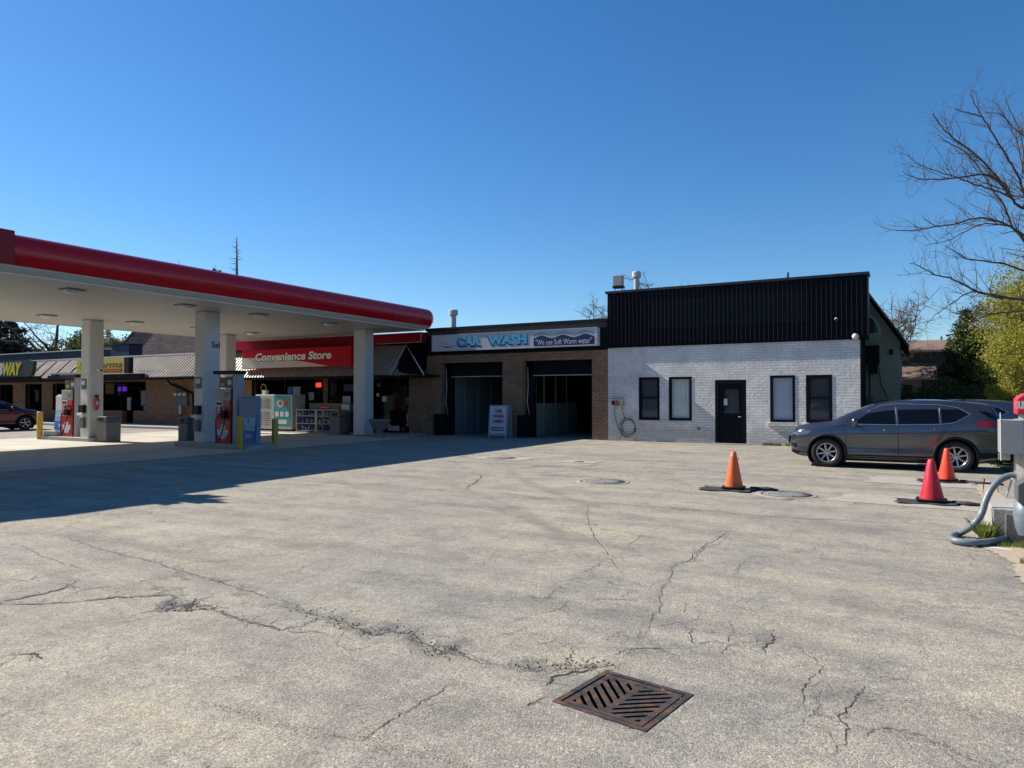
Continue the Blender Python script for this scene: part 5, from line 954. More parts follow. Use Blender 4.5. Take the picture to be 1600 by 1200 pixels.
# ---------------------------------------------------------------- shop front furniture
t = empty('ice_freezer', (-27.5, 25.3, 0), "white ice freezer with louvred left half and turquoise poster on the right", 'freezer')
ICEW = M('freezer_white', (0.50, 0.49, 0.46), 0.45, var=0.06, dirt=0.15); TURQ = M('poster_turquoise', (0.05, 0.30, 0.34), 0.4, var=0.1)
mb = MB(); mb.box(-28.75, -26.2, 24.95, 25.85, 0.14, 1.84, ICEW); mb.build('cabinet', t, bevel=0.03)
mb = MB()
for c0 in (-28.62, -28.12):
    for k in range(13):
        if k == 7: continue
        mb.box(c0, c0 + 0.42, 24.938, 24.949, 0.32 + k * 0.108, 0.345 + k * 0.108, M('louvre_dark', (0.09, 0.085, 0.07), 0.6))
mb.build('louvres', t)
mb = MB(); mb.box(-27.42, -26.28, 24.93, 24.949, 0.26, 1.78, TURQ); p_ = mb.build('poster', t)
mb = MB(); el = [(-26.95 + 0.24 * math.cos(R(a)), 24.925, 1.40 + 0.2 * math.sin(R(a))) for a in range(0, 360, 24)]; mb.add(el, [tuple(range(len(el)))], CREAM)
mb.add([(-26.72, 24.923, 1.28), (-26.42, 24.923, 1.30), (-26.42, 24.923, 1.55), (-26.7, 24.923, 1.5)], [(0, 1, 2, 3)], M('grade_red', (0.5, 0.06, 0.05), 0.4)); mb.lathe([(0.001, 0), (0.1, 0.0)], (-26.97, 24.921, 1.40), M('ad_brown', (0.16, 0.11, 0.04), 0.5), 12, 'y')
for k in range(3): mb.box(-27.3 + k * 0.34, -27.06 + k * 0.34, 24.92, 24.929, 0.76, 1.0, PAPER)
mb.box(-27.3, -26.5, 24.92, 24.929, 0.40, 0.60, PAPER); mb.build('artwork', p_, recalc=False)
mb = MB(); mb.box(-28.7, -26.25, 25.0, 25.8, 0.0, 0.14, BLACK); mb.build('base', t)
mb = MB(); mb.box(-28.45, -28.2, 25.1, 25.3, 1.84, 2.06, PAPER); single('cardboard_box', mb, "small pale box standing on top of the ice freezer", 'box')
def shelf(x0, w, label, seed):
    rr = random.Random(seed); t = empty('bottle_shelf', (x0 + w / 2, 25.2, 0), label, 'display shelf', 'bottle display shelves')
    mb = MB()
    for a in (x0, x0 + w - 0.04):
        for b in (24.98, 25.38): mb.box(a, a + 0.04, b, b + 0.04, 0.05, 1.12, STEEL)
    mb.build('frame', t)
    for z in (0.10, 0.44, 0.80, 1.09):
        mb = MB(); mb.box(x0 + 0.04, x0 + w - 0.04, 24.99, 25.41, z, z + 0.025, STEEL); mb.build('shelf', t)
    mb = MB(); mb.box(x0 + 0.02, x0 + w - 0.02, 25.42, 25.44, 0.1, 1.1, NAVY); mb.build('back_panel', t)
    cols = [M('jug_blue', (0.02, 0.05, 0.30), 0.4), M('jug_white', (0.4, 0.45, 0.5), 0.4), M('jug_dark', (0.02, 0.02, 0.05), 0.4), M('jug_cyan', (0.08, 0.22, 0.40), 0.4), M('jug_green', (0.05, 0.12, 0.08), 0.4)]
    for li, z in enumerate((0.125, 0.465, 0.825)):
        n = 6 if li != 1 else 5
        for k in range(n):
            x = x0 + 0.12 + (w - 0.24) * k / (n - 1); h = (0.22, 0.27, 0.21)[li] * rr.uniform(0.9, 1.08); rad = 0.062 if li != 1 else 0.075; m_ = rr.choice(cols if li != 0 else cols[:2] + cols[3:4])
            mb = MB(); mb.lathe([(0.0001, z), (rad, z + 0.005), (rad, z + h * 0.62), (rad * 0.4, z + h * 0.86), (rad * 0.35, z + h), (0.0001, z + h)], (x, 25.12, 0), m_, 10)
            mb.lathe([(rad * 1.01, z + h * 0.2), (rad * 1.02, z + h * 0.5)], (x, 25.12, 0), rr.choice([PAPER, cols[0], cols[3]]), 10)
            if li == 1: mb.box(x + rad * 0.6, x + rad * 1.25, 25.10, 25.14, z + h * 0.35, z + h * 0.8, m_)
            single('bottle', mb, "fluid bottle standing on one of the two shop front display shelves", 'bottle', 'bottles on the display shelves')
    return t
shelf(-25.95, 1.28, "left bottle display shelf next to the ice freezer", 1)
shelf(-24.62, 1.38, "right bottle display shelf before the grey bin", 5)
mb = MB(); mb.box(-25.6, -22.95, 25.5, 26.2, 1.02, 1.42, M('counter_grey', (0.14, 0.15, 0.14), 0.6)); mb.box(-25.6, -22.95, 25.5, 26.2, 0.1, 1.0, NAVY); mb.box(-24.9, -24.2, 25.485, 25.499, 1.10, 1.34, PRED); mb.box(-24.85, -24.3, 25.478, 25.484, 1.18, 1.25, M('grade_red2', (0.6, 0.25, 0.25), 0.4)); mb.box(-23.5, -23.0, 25.485, 25.499, 1.1, 1.36, PAPER); mb.box(-23.75, -23.5, 25.485, 25.499, 1.12, 1.34, PRED)
single('storage_locker', mb, "long grey locker with red labels behind the bottle shelves", 'locker', bevel=0.015)
# urn planter, sandwich board
URN = M('urn_stone', (0.20, 0.19, 0.17), 0.85, var=0.2, bump=0.3, dirt=0.3)
mb = MB(); mb.lathe([(0.30, 0), (0.30, 0.09), (0.22, 0.12), (0.13, 0.18), (0.13, 0.28), (0.26, 0.36), (0.37, 0.52), (0.42, 0.66), (0.48, 0.70), (0.48, 0.76), (0.40, 0.77), (0.36, 0.66), (0.001, 0.64)], (-19.75, 23.75, 0), URN, 24)
single('urn_planter', mb, "weathered stone urn planter beside the right canopy column", 'planter')
t = empty('sidewalk_sign', (-14.95, 26.0, 0), "white CAR WASH OPEN sandwich board between the two wash bays", 'sandwich board')
FRM = M('board_frame', (0.30, 0.32, 0.34), 0.5)
ux = Vector((1, 0.12, 0)).normalized(); ob_ = Vector((-15.48, 25.62, 0)); uy = Vector((-ux.y, ux.x, 0))
def BP(u, v, d=0.0, lean=0.13): p = ob_ + ux * u + uy * (d + lean * v); return (p.x, p.y, v)
def BPf(u, v, d=0.0): p = ob_ + ux * u + uy * (d + 0.62 - 0.13 * v); return (p.x, p.y, v)
def slab(mb, F, u0, u1, v0, v1, d0, d1, mat): mb.add([F(a, b, c) for a in (u0, u1) for b in (v0, v1) for c in (d0, d1)], [(0, 1, 3, 2), (4, 6, 7, 5), (0, 4, 5, 1), (2, 3, 7, 6), (0, 2, 6, 4), (1, 5, 7, 3)], mat)
mb = MB(); slab(mb, BP, 0, 0.86, 0.10, 1.38, 0, 0.05, FRM); slab(mb, BP, 0.02, 0.10, 0, 0.12, 0, 0.05, FRM); slab(mb, BP, 0.76, 0.84, 0, 0.12, 0, 0.05, FRM); mb.build('front_leaf', t, bevel=0.01)
mb = MB(); slab(mb, BPf, 0, 0.86, 0.0, 1.38, 0, 0.05, FRM); mb.build('rear_leaf', t, bevel=0.01)
mb = MB(); slab(mb, BP, 0.07, 0.79, 0.2, 1.32, -0.012, -0.001, M('board_white', (0.55, 0.57, 0.60), 0.4)); mb.build('panel', t)
RT = M('text_red', (0.30, 0.015, 0.05), 0.5); mb = MB(); U = (uy * 0.13 + Vector((0, 0, 1))).normalized()
for s_, z, w in (("CAR", 1.06, 0.36), ("WASH", 0.84, 0.50), ("OPEN", 0.62, 0.50)): text_mb(mb, s_, BP(0.43 - w / 2, z, -0.018), ux, U, w, 0.155, RT, 0.003, offset=0.045)
slab(mb, BP, 0.14, 0.72, 0.30, 0.46, -0.019, -0.013, M('text_plate', (0.10, 0.02, 0.10), 0.5)); text_mb(mb, "VACUUM", BP(0.17, 0.33, -0.023), ux, U, 0.52, 0.10, PAPER, 0.003, offset=0.02)
mb.build('lettering', t)

# ---------------------------------------------------------------- vehicles (local axes: nose at -x, front axle x=0)
PROF = dict(
 ctr=([-.93,-.90,-.84,-.72,-.5,-.2,.0,.12,.3,.5,.7,.95,1.2,1.5,1.9,2.4,2.9,3.2,3.42,3.47,3.57,3.65,3.70,3.74],[.62,.78,.90,.99,1.05,1.09,1.115,1.14,1.24,1.345,1.44,1.545,1.61,1.65,1.675,1.67,1.64,1.60,1.565,1.47,1.30,1.12,.94,.70]),
 belt=([-.93,-.90,-.84,-.72,-.5,-.2,.1,.35,1.0,2.0,2.6,3.0,3.3,3.5,3.6,3.68,3.74],[.57,.68,.78,.86,.92,.96,1.0,1.035,1.055,1.085,1.12,1.16,1.17,1.12,1.02,.90,.68]),
 wb=([-.93,-.90,-.84,-.72,-.5,-.25,0,1,2.5,3.1,3.4,3.6,3.70,3.74],[.50,.62,.72,.82,.885,.91,.92,.922,.922,.91,.885,.83,.74,.66]),
 wt=([-.93,-.84,-.7,-.4,0,.2,.4,.8,1.3,2.4,3.0,3.4,3.5,3.62,3.74],[.36,.50,.62,.70,.74,.75,.73,.66,.625,.62,.60,.57,.60,.66,.60]),
 zb=([-.93,-.86,-.75,-.5,0,3.2,3.5,3.74],[.44,.33,.26,.23,.21,.21,.27,.42]))
def pv(k, x): return np.interp(x, *PROF[k])
def sm(k, x, w=0.07):
    return float(np.mean([pv(k, x + d) for d in np.linspace(-w, w, 9)])) if -0.86 < x < 3.66 else float(pv(k, x))
def section(x):
    zc, zb, wb, wt, zl = sm('ctr', x), sm('belt', x), sm('wb', x), sm('wt', x), sm('zb', x)
    zb = min(zb, zc - 0.02); rail = zc - 0.055 * min(1, max(0.35, (zc - 1.0) / 0.5)); rail = max(rail, zb + 0.008)
    return [(0.0, zl), (wb * 0.80, zl), (wb * 0.955, zl + 0.05), (wb * 0.992, zl + 0.15), (wb * 0.984, 0.6 * zl + 0.4 * zb), (wb * 1.006, 0.27 * zl + 0.73 * zb), (wb * 0.985, zb - 0.075), (wb * 0.955, zb), (wb * 0.955 * 0.48 + wt * 0.52 + 0.022, (zb + rail) / 2), (wt + 0.012, rail), (wt * 0.86, rail + (zc - rail) * 0.52), (wt * 0.5, zc - (zc - rail) * 0.12), (0.0, zc)]
def side_y(x, z):
    s = section(x)[1:10]; zs = [p[1] for p in s]; ys = [p[0] for p in s]
    return float(np.interp(z, zs, ys))
def top_z(x, y):
    s = section(x)[8:]; ys = [p[0] for p in s][::-1]; zs = [p[1] for p in s][::-1]
    return float(np.interp(abs(y), ys, zs))
def catmull(P, k):
    out = []; n = len(P)
    for i in range(n - 1):
        p0, p1, p2, p3 = P[max(i - 1, 0)], P[i], P[i + 1], P[min(i + 2, n - 1)]
        for j in range(k):
            t = j / k; out.append(tuple(0.5 * ((2 * b) + (-a + c) * t + (2 * a - 5 * b + 4 * c - d) * t * t + (-a + 3 * b - 3 * c + d) * t ** 3) for a, b, c, d in zip(p0, p1, p2, p3)))
    out.append(P[-1]); return out
def patch(mb, poly, side, off, mat, step=0.05):
    """polygon in (x, z) laid on the body side, following its curvature"""
    bm = bmesh.new(); vs = [bm.verts.new((x, 0, z)) for x, z in poly]; bm.faces.new(vs)
    xs = [p[0] for p in poly]; zs = [p[1] for p in poly]
    for ax, lo, hi in ((0, min(xs), max(xs)), (2, min(zs), max(zs))):
        c = lo + step
        while c < hi:
            co = [0, 0, 0]; co[ax] = c; no = [0, 0, 0]; no[ax] = 1
            bmesh.ops.bisect_plane(bm, geom=bm.verts[:] + bm.edges[:] + bm.faces[:], plane_co=co, plane_no=no); c += step
    V = [(v.co.x, side * (side_y(v.co.x, v.co.z) + off), v.co.z) for v in bm.verts]; bm.verts.index_update()
    F = [[v.index for v in (f.verts if side < 0 else reversed(f.verts))] for f in bm.faces]; bm.free()
    mb.add(V, F, mat, True)
def side_line(mb, pts, side, r, off, mat, sides=5):
    P = []
    for (x0, z0), (x1, z1) in zip(pts[:-1], pts[1:]):
        for k in range(6): t = k / 6; x, z = x0 + (x1 - x0) * t, z0 + (z1 - z0) * t; P.append((x, side * (side_y(x, z) + off), z))
    x, z = pts[-1]; P.append((x, side * (side_y(x, z) + off), z)); mb.tube(P, r, mat, sides)
CHROME = M('chrome', (0.75, 0.75, 0.75), 0.15, 1.0, var=0.03); CLAD = M('car_cladding', (0.009, 0.009, 0.010), 0.6, spec=0.2); TINT = M('car_glass', (0.004, 0.005, 0.008), 0.06, spec=0.28, var=0.1)
RIM = M('alloy', (0.50, 0.50, 0.52), 0.3, 0.9, var=0.05); LAMPR = M('tail_red', (0.25, 0.008, 0.012), 0.15, coat=0.6); LAMPC = M('headlamp', (0.10, 0.105, 0.12), 0.15, coat=1.0, var=0.8, vscale=14)
def paint(name, col, flake):
    m, t, b = newmat(name); p = N(t, "TexCoord").outputs['Object']
    f = NOISE(t, p, 900, 1); c = MIX(t, tuple(x * (1 - flake) for x in col), tuple(x * (1 + flake) for x in col), f)
    d = NOISE(t, p, 2.2, 5, 0.65); c = MIX(t, c, (0.16, 0.15, 0.13), MATH(t, 'MULTIPLY', d, 0.10))
    t.links.new(c, b.inputs['Base Color']); b.inputs['Metallic'].default_value = 0.8; b.inputs['Roughness'].default_value = 0.24
    b.inputs['Coat Weight'].default_value = 1.0; b.inputs['Coat Roughness'].default_value = 0.03
    return m
def suv(name, loc, rz, body_mat, label, group, rim_spokes=8):
    root = empty(name, loc, label, 'car', group)
    K = 5; xs = sorted(set(np.round(np.concatenate([np.linspace(-.93, -.6, 16), np.linspace(-.6, 3.3, 150), np.linspace(3.3, 3.74, 20)]), 4)))
    rows = []
    for x in xs:
        half = catmull(section(x), K); full = half + [(-y, z) for y, z in half[-2:0:-1]]
        nose = 0.0
        rows.append([(x + (0.10 * (abs(y) / 0.9) ** 2 if x < -0.6 else 0) * max(0, min(1, (-0.6 - x) / 0.3)), y, z) for y, z in full])
    n = len(rows[0]); mb = MB(); vs = [v for r_ in rows for v in r_]
    fs = [(i * n + k, i * n + (k + 1) % n, (i + 1) * n + (k + 1) % n, (i + 1) * n + k) for i in range(len(rows) - 1) for k in range(n)]
    mb.add(vs, fs, body_mat, True); m0 = (len(rows) - 1) * n
    mb.f += [list(range(n))[::-1], [m0 + k for k in range(n)]]; mb.m += [0, 0]; mb.sm += [False, False]
    keep = []
    for f in mb.f:
        c = [sum(mb.v[i][q] for i in f) / len(f) for q in range(3)]
        keep.append(not (abs(c[1]) > 0.5 and any(math.hypot(c[0] - ax, c[2] - 0.36) < 0.43 for ax in (0.0, 2.706))) or len(f) > 4)
    mb.m = [m for m, k in zip(mb.m, keep) if k]; mb.sm = [m for m, k in zip(mb.sm, keep) if k]; mb.f = [m for m, k in zip(mb.f, keep) if k]
    body = mb.build('body', root, local=True)
    for ax in (0.0, 2.706):
        for s in (-1, 1):
            mb = MB(); A_ = [R(a) for a in range(-40, 221, 10)]; vs = [(ax + 0.445 * math.cos(a), s * yy, 0.36 + 0.445 * math.sin(a)) for a in A_ for yy in (0.5, 0.89)]
            mb.add(vs, [(2 * i, 2 * i + 1, 2 * i + 3, 2 * i + 2) for i in range(len(A_) - 1)], CLAD); mb.add([(ax + 0.445 * math.cos(a), s * 0.5, 0.36 + 0.445 * math.sin(a)) for a in A_], [tuple(range(len(A_)))], CLAD); mb.build('wheel_well', root, local=True, recalc=False)
    for ax in (0.0, 2.706):
        for s in (-1, 1):
            mb = MB(); vs = []; k_ = 0; a0, a1 = (-32, 212)
            for a in np.linspace(a0, a1, 44):
                for r_, d in ((0.40, -0.15), (0.402, 0.012), (0.425, 0.018), (0.462, 0.010), (0.468, -0.02)):
                    x = ax + r_ * math.cos(R(a)); z = 0.36 + r_ * math.sin(R(a)); xx = min(max(x, -0.8), 3.6)
                    vs.append((x, s * (side_y(xx, max(z, 0.25)) + d), z))
            fs = [(i * 5 + j, i * 5 + j + 1, (i + 1) * 5 + j + 1, (i + 1) * 5 + j) for i in range(43) for j in range(4)]; mb.add(vs, fs, CLAD, True); mb.build('wheel_arch', root, local=True, recalc=False)
    for s in (-1, 1):
        mb = MB(); patch(mb, [(0.40, 0.215), (2.30, 0.215), (2.26, 0.345), (0.46, 0.335)], s, 0.012, CLAD); patch(mb, [(3.10, 0.24), (3.64, 0.33), (3.66, 0.48), (3.14, 0.46)], s, 0.010, CLAD); patch(mb, [(-0.84, 0.32), (-0.44, 0.24), (-0.42, 0.36), (-0.86, 0.40)], s, 0.008, CLAD); mb.build('cladding', root, local=True, recalc=False)
    mb = MB(); mb.box(-0.2, 2.9, -0.75, 0.75, 0.17, 0.30, CLAD); mb.build('underbody', root, local=True)
    dlo = [[(.60, 1.085), (1.50, 1.085), (1.46, 1.535), (1.20, 1.49), (.92, 1.35)], [(1.57, 1.088), (2.38, 1.115), (2.36, 1.535), (1.53, 1.548)], [(2.44, 1.12), (2.68, 1.16), (2.96, 1.33), (2.74, 1.465), (2.42, 1.52)]]
    for s in (-1, 1):
        for p in dlo:
            mb = MB(); patch(mb, p, s, 0.004, TINT); mb.build('side_window', root, local=True, recalc=False)
        mb = MB(); side_line(mb, [(.58, 1.065), (1.5, 1.068), (2.40, 1.095), (2.70, 1.14), (3.01, 1.33), (2.76, 1.485), (2.4, 1.545), (1.5, 1.57), (1.18, 1.52), (.90, 1.375)], s, 0.007, 0.003, CHROME); mb.build('chrome_strip', root, local=True)
        mb = MB(); side_line(mb, [(1.535, 1.07), (1.495, 1.55)], s, 0.005, 0.002, CHROME); side_line(mb, [(2.41, 1.1), (2.39, 1.53)], s, 0.004, 0.002, CHROME); mb.build('pillar_trim', root, local=True)
        mb = MB(); patch(mb, [(2.98, 1.53), (3.36, 1.50), (3.61, 1.20), (3.42, 1.21), (3.22, 1.36)], s, 0.003, TINT); mb.build('rear_quarter_glass', root, local=True, recalc=False)
        mb = MB()
        side_line(mb, [(.42, 1.04), (.43, .75), (.44, .36)], s, 0.006, 0.001, BLACK, 4); side_line(mb, [(1.545, 1.06), (1.55, .7), (1.56, .36)], s, 0.006, 0.001, BLACK, 4); side_line(mb, [(2.58, 1.10), (2.55, .95), (2.38, .80), (2.30, .62)], s, 0.006, 0.001, BLACK, 4)
        side_line(mb, [(.10, 0.985), (.30, 1.01), (.42, 1.04)], s, 0.006, 0.001, BLACK, 4); mb.build('door_seam', root, local=True)
        for hx, hz in ((1.34, .93), (2.38, .975)):
            mb = MB(); side_line(mb, [(hx - .10, hz), (hx + .12, hz + .008)], s, 0.016, 0.022, body_mat, 8); patch(mb, [(hx - .11, hz - .045), (hx + .05, hz - .05), (hx + .07, hz + .03), (hx - .10, hz + .035)], s, 0.002, BLACK); mb.build('door_handle', root, local=True)
        mb = MB(); mb.lathe([(0.0001, -0.10), (0.07, -0.09), (0.095, -0.02), (0.095, 0.05), (0.07, 0.08), (0.0001, 0.085)], (0.64, s * 1.03, 1.13), body_mat, 14, 'y'); mb.v = [(0.64 + (v[0] - 0.64) * 0.75, v[1], v[2]) for v in mb.v]; mb.tube([(0.66, s * 0.90, 1.06), (0.66, s * 0.99, 1.09)], 0.03, CLAD, 6); mi = mb.build('mirror', root, local=True)
        mb = MB(); patch(mb, [(-.80, .80), (-.66, .76), (-.40, .82), (-.34, .90), (-.62, .87), (-.78, .84)], s, 0.006, LAMPC); mb.build('headlight', root, local=True, recalc=False)
        mb = MB(); patch(mb, [(3.04, 1.09), (3.22, 1.17), (3.48, 1.19), (3.62, 1.07), (3.42, 1.02), (3.20, 1.04)], s, 0.010, LAMPR); mb.build('taillight', root, local=True, recalc=False)
        mb = MB(); patch(mb, [(-.86, .50), (-.74, .48), (-.72, .56), (-.85, .57)], s, 0.005, BLACK); mb.build('fog_lamp', root, local=True, recalc=False)
    def sheet(nm, x0, x1, k0, k1, mat, off=0.006):
        mb = MB(); nx_, ny_ = 10, 12; vs = []
        for i in range(nx_ + 1):
            x = x0 + (x1 - x0) * i / nx_; w = k0 + (k1 - k0) * i / nx_
            for j in range(ny_ + 1): y = -w + 2 * w * j / ny_; vs.append((x, y, top_z(x, y) + off))
        mb.add(vs, [(i * (ny_ + 1) + j, (i + 1) * (ny_ + 1) + j, (i + 1) * (ny_ + 1) + j + 1, i * (ny_ + 1) + j + 1) for i in range(nx_) for j in range(ny_)], mat, True); mb.build(nm, root, local=True)
    sheet('windshield', .20, 1.02, .70, .57, TINT); sheet('rear_window', 3.42, 3.60, .52, .60, TINT, 0.010)
    mb = MB(); mb.box(-.955, -.90, -.34, .34, .52, .72, BLACK); mb.box(-.96, -.95, -.09, .09, .60, .72, CHROME); mb.build('grille', root, local=True, bevel=0.02)
    mb = MB(); mb.box(3.72, 3.76, -.26, .26, .78, .90, PAPER); mb.build('licence_plate', root, local=True)
    mb = MB(); mb.add([(2.78, -0.02, 1.615), (2.78, 0.02, 1.615), (2.98, -0.02, 1.60), (2.98, 0.02, 1.60), (2.93, 0, 1.69)], [(0, 1, 4), (1, 3, 4), (3, 2, 4), (2, 0, 4)], CLAD); mb.build('antenna_fin', root, local=True)
    for ax in (0.0, 2.706):
        for s in (-1, 1):
            y = s * 0.80
            w = MB(); w.lathe([(0.235, s * 0.085), (0.245, s * 0.112), (0.31, s * 0.117), (0.345, s * 0.10), (0.358, s * 0.07), (0.36, 0.0), (0.358, -s * 0.09), (0.30, -s * 0.115), (0.23, -s * 0.11)], (0, 0, 0), RUBBER, 36, 'y')
            wo = w.build('wheel', root, local=True); wo.location = (ax, y, 0.36)
            w = MB(); w.lathe([(0.238, s * 0.02), (0.240, s * 0.108), (0.222, s * 0.112), (0.208, s * 0.085), (0.20, s * 0.02)], (0, 0, 0), RIM, 36, 'y')
            for k in range(rim_spokes):
                a = 2 * math.pi * k / rim_spokes + 0.2; ca, sa = math.cos(a), math.sin(a)
                vs = []
                for r_, hw, dd in ((0.03, 0.020, 0.085), (0.215, 0.016, 0.102)):
                    for sg_ in (-1, 1): vs += [(ca * r_ - sa * hw * sg_, s * dd, sa * r_ + ca * hw * sg_), (ca * r_ - sa * hw * sg_ * 1.4, s * (dd - 0.035), sa * r_ + ca * hw * sg_ * 1.4)]
                w.add(vs, [(0, 2, 6, 4), (0, 4, 5, 1), (2, 3, 7, 6), (0, 1, 3, 2), (4, 6, 7, 5)], RIM)
            w.lathe([(0.0001, s * 0.100), (0.032, s * 0.098), (0.055, s * 0.085), (0.06, s * 0.05)], (0, 0, 0), RIM, 20, 'y'); ro = w.build('rim', wo, local=True)
            w = MB(); w.lathe([(0.0001, s * 0.01), (0.20, s * 0.012), (0.235, -s * 0.02)], (0, 0, 0), CLAD, 24, 'y'); w.build('brake_disc', wo, local=True)
    root.rotation_euler.z = rz
    return root
SILV = paint('car_paint_grey', (0.10, 0.112, 0.135), 0.18); BLUE = paint('car_paint_slate', (0.085, 0.11, 0.145), 0.18); MAROON = paint('car_paint_maroon', (0.075, 0.008, 0.018), 0.2)
suv('parked_car', (-1.78, 19.98, 0.0), 0.0, SILV, "grey compact SUV parked side on before the white office, nose to the left", 'parked cars')
suv('parked_car', (-0.75, 23.1, 0.0), R(-1), BLUE, "slate blue SUV half hidden behind the grey one, only its tail showing", 'parked cars')
suv('parked_car', (-41.15, 20.1, 0.0), R(-90 - 6), MAROON, "dark maroon SUV nosed towards the plaza at the photo's left edge", 'parked cars', 5)

# ---------------------------------------------------------------- cones and rubber mats
def cone(x, y, h, r, mat, label, matpts, chip=False):
    t = empty('traffic_cone', (x, y, 0.02), label, 'traffic cone', 'traffic cones over the filler covers')
    mb = MB(); mb.lathe([(r, 0.06), (r * 0.97, 0.085), (r * 0.62, h * 0.55), (r * 0.30, h * 0.93), (r * 0.24, h), (r * 0.18, h), (r * 0.2, h * 0.9)], (x, y, 0), mat, 28)
    # worn, slightly crumpled plastic
    mb.v = [(v[0] + 0.006 * math.sin(v[2] * 31 + v[0] * 40), v[1] + 0.006 * math.cos(v[2] * 27), v[2]) for v in mb.v]; mb.build('cone_body', t)
    mb = MB(); mb.poly_prism([(x + q * math.cos(R(a)) * 1.0, y + q * math.sin(R(a)) * 1.0) for a, q in ((10, r * 1.25), (45, r * 1.6), (80, r * 1.25), (100, r * 1.25), (135, r * 1.6), (170, r * 1.25), (190, r * 1.25), (225, r * 1.6), (260, r * 1.25), (280, r * 1.25), (315, r * 1.6), (350, r * 1.25))], 'z', 0.028, 0.062, BLACK); mb.build('base', t, bevel=0.01)
    if chip:
        mb = MB(); mb.tube([(x + 0.03, y - 0.03, h * 0.82), (x + 0.10, y - 0.04, h * 0.80), (x + 0.09, y - 0.03, h * 0.86)], 0.014, mat, 5); mb.lathe([(r * 0.33, h * 0.80), (r * 0.27, h * 0.93)], (x - 0.004, y - 0.006, 0), PAPER, 20); mb.build('torn_flap', t)
    return t
OR1 = M('cone_orange', (0.74, 0.14, 0.03), 0.5, var=0.12, dirt=0.3); OR2 = M('cone_crimson', (0.55, 0.010, 0.030), 0.5, var=0.15, dirt=0.2); OR3 = M('cone_bright', (0.95, 0.065, 0.02), 0.45, var=0.06)
cone(-2.87, 13.62, 0.71, 0.165, OR1, "faded orange cone with torn flap near its tip, standing alone left of the others", None, True)
cone(0.31, 13.55, 0.71, 0.185, OR2, "dark crimson cone nearest the hose, in front of the bright one", None)
cone(0.66, 17.0, 0.68, 0.165, OR3, "bright orange red cone by the grey car's rear wheel", None)
RUBM = M('rubber_mat', (0.028, 0.028, 0.030), 0.75, var=0.35, vscale=7, bump=0.3, bscale=30, dirt=0.5)
def rubber(cx, cy, sx, sy, label, seed, tail):
    rr = random.Random(seed); mb = MB(); nx_, ny_ = 14, 9; vs = []
    for i in range(nx_ + 1):
        for j in range(ny_ + 1):
            u = i / nx_ * 2 - 1; v = j / ny_ * 2 - 1
            vs.append((cx + u * sx + 0.04 * math.sin(v * 4 + seed), cy + v * sy + u * 0.12 * sy + 0.05 * math.sin(u * 5 + seed), 0.010 + 0.012 * abs(math.sin(u * 5 + v * 3 + seed)) + 0.014 * (abs(u) ** 3)))
    m = ny_ + 1; fs = [(i * m + j, (i + 1) * m + j, (i + 1) * m + j + 1, i * m + j + 1) for i in range(nx_) for j in range(ny_)]
    mb.add(vs, fs, RUBM, True); o = len(vs); mb.add([(a, b, 0.004) for a, b, _ in vs], [f[::-1] for f in fs], RUBM)
    mb.tube(tail, [0.03 + 0.012 * math.sin(k * 2) for k in range(len(tail))], RUBM, 6)
    single('rubber_mat', mb, label, 'rubber mat', 'black rubber mats under the cones')
rubber(-2.95, 13.5, 0.46, 0.27, "flattened black rubber mat under the faded orange cone", 1, [(-2.6, 13.75, 0.03), (-2.3, 13.8, 0.03), (-2.1, 13.7, 0.025)])
rubber(0.25, 13.45, 0.44, 0.28, "crumpled black rubber mat under the crimson cone", 2, [(0.6, 13.5, 0.03), (0.8, 13.35, 0.04), (1.0, 13.4, 0.03), (1.3, 13.3, 0.02)])
rubber(0.55, 16.9, 0.42, 0.25, "flat black rubber mat under the bright orange red cone", 3, [(0.9, 17.0, 0.03), (1.2, 16.8, 0.02), (1.6, 16.8, 0.02)])

# ---------------------------------------------------------------- vacuum station
vs_ = empty('vacuum_station', (1.45, 10.5, 0.4), "steel vacuum station with red header and ribbed cylinder at the right edge", 'vacuum')
STN = M('stainless', (0.50, 0.49, 0.46), 0.35, 0.7, var=0.12, vscale=6); VRED = M('header_red', (0.62, 0.03, 0.055), 0.4, var=0.05)
mb = MB(); prof = []
for k in range(60):
    a = 2 * math.pi * k / 60; r_ = 0.34 + (0.012 if k % 3 == 0 else 0.0); prof.append((1.46 + r_ * math.cos(a), 10.55 + r_ * math.sin(a)))
mb.poly_prism(prof, 'z', 0.40, 1.46, STN); mb.build('cylinder', vs_)
mb = MB(); mb.poly_prism([(1.46 + 0.30 * math.cos(R(a)), 10.55 + 0.30 * math.sin(R(a))) for a in range(0, 360, 15)], 'z', 1.46, 1.52, GREYMETAL); mb.build('collar', vs_)
mb = MB(); mb.poly_prism([(1.112, 1.52), (1.112, 1.71), (1.19, 1.77), (1.75, 1.86), (1.80, 1.83), (1.80, 1.52)], 'y', 10.28, 10.56, VRED); hd = mb.build('header', vs_, bevel=0.02)
mb = MB(); text_mb(mb, "UUM", (1.098, 10.257, 1.585), (1, 0, 0), (0, 0, 1), 0.112, 0.095, M('header_white', (0.75, 0.75, 0.75), 0.4), 0.003, offset=0.06); mb.build('lettering', hd)
mb = MB(); mb.box(0.955, 1.18, 10.22, 10.62, 1.05, 1.455, M('control_box', (0.30, 0.31, 0.32), 0.45, var=0.05)); cb = mb.build('control_box', vs_, bevel=0.008)
mb = MB(); mb.box(0.950, 0.9545, 10.22, 10.30, 0.97, 1.54, M('box_flange', (0.48, 0.46, 0.46), 0.5)); mb.box(0.952, 1.07, 10.5, 10.55, 0.96, 1.04, GREYMETAL); mb.build('flange', cb)
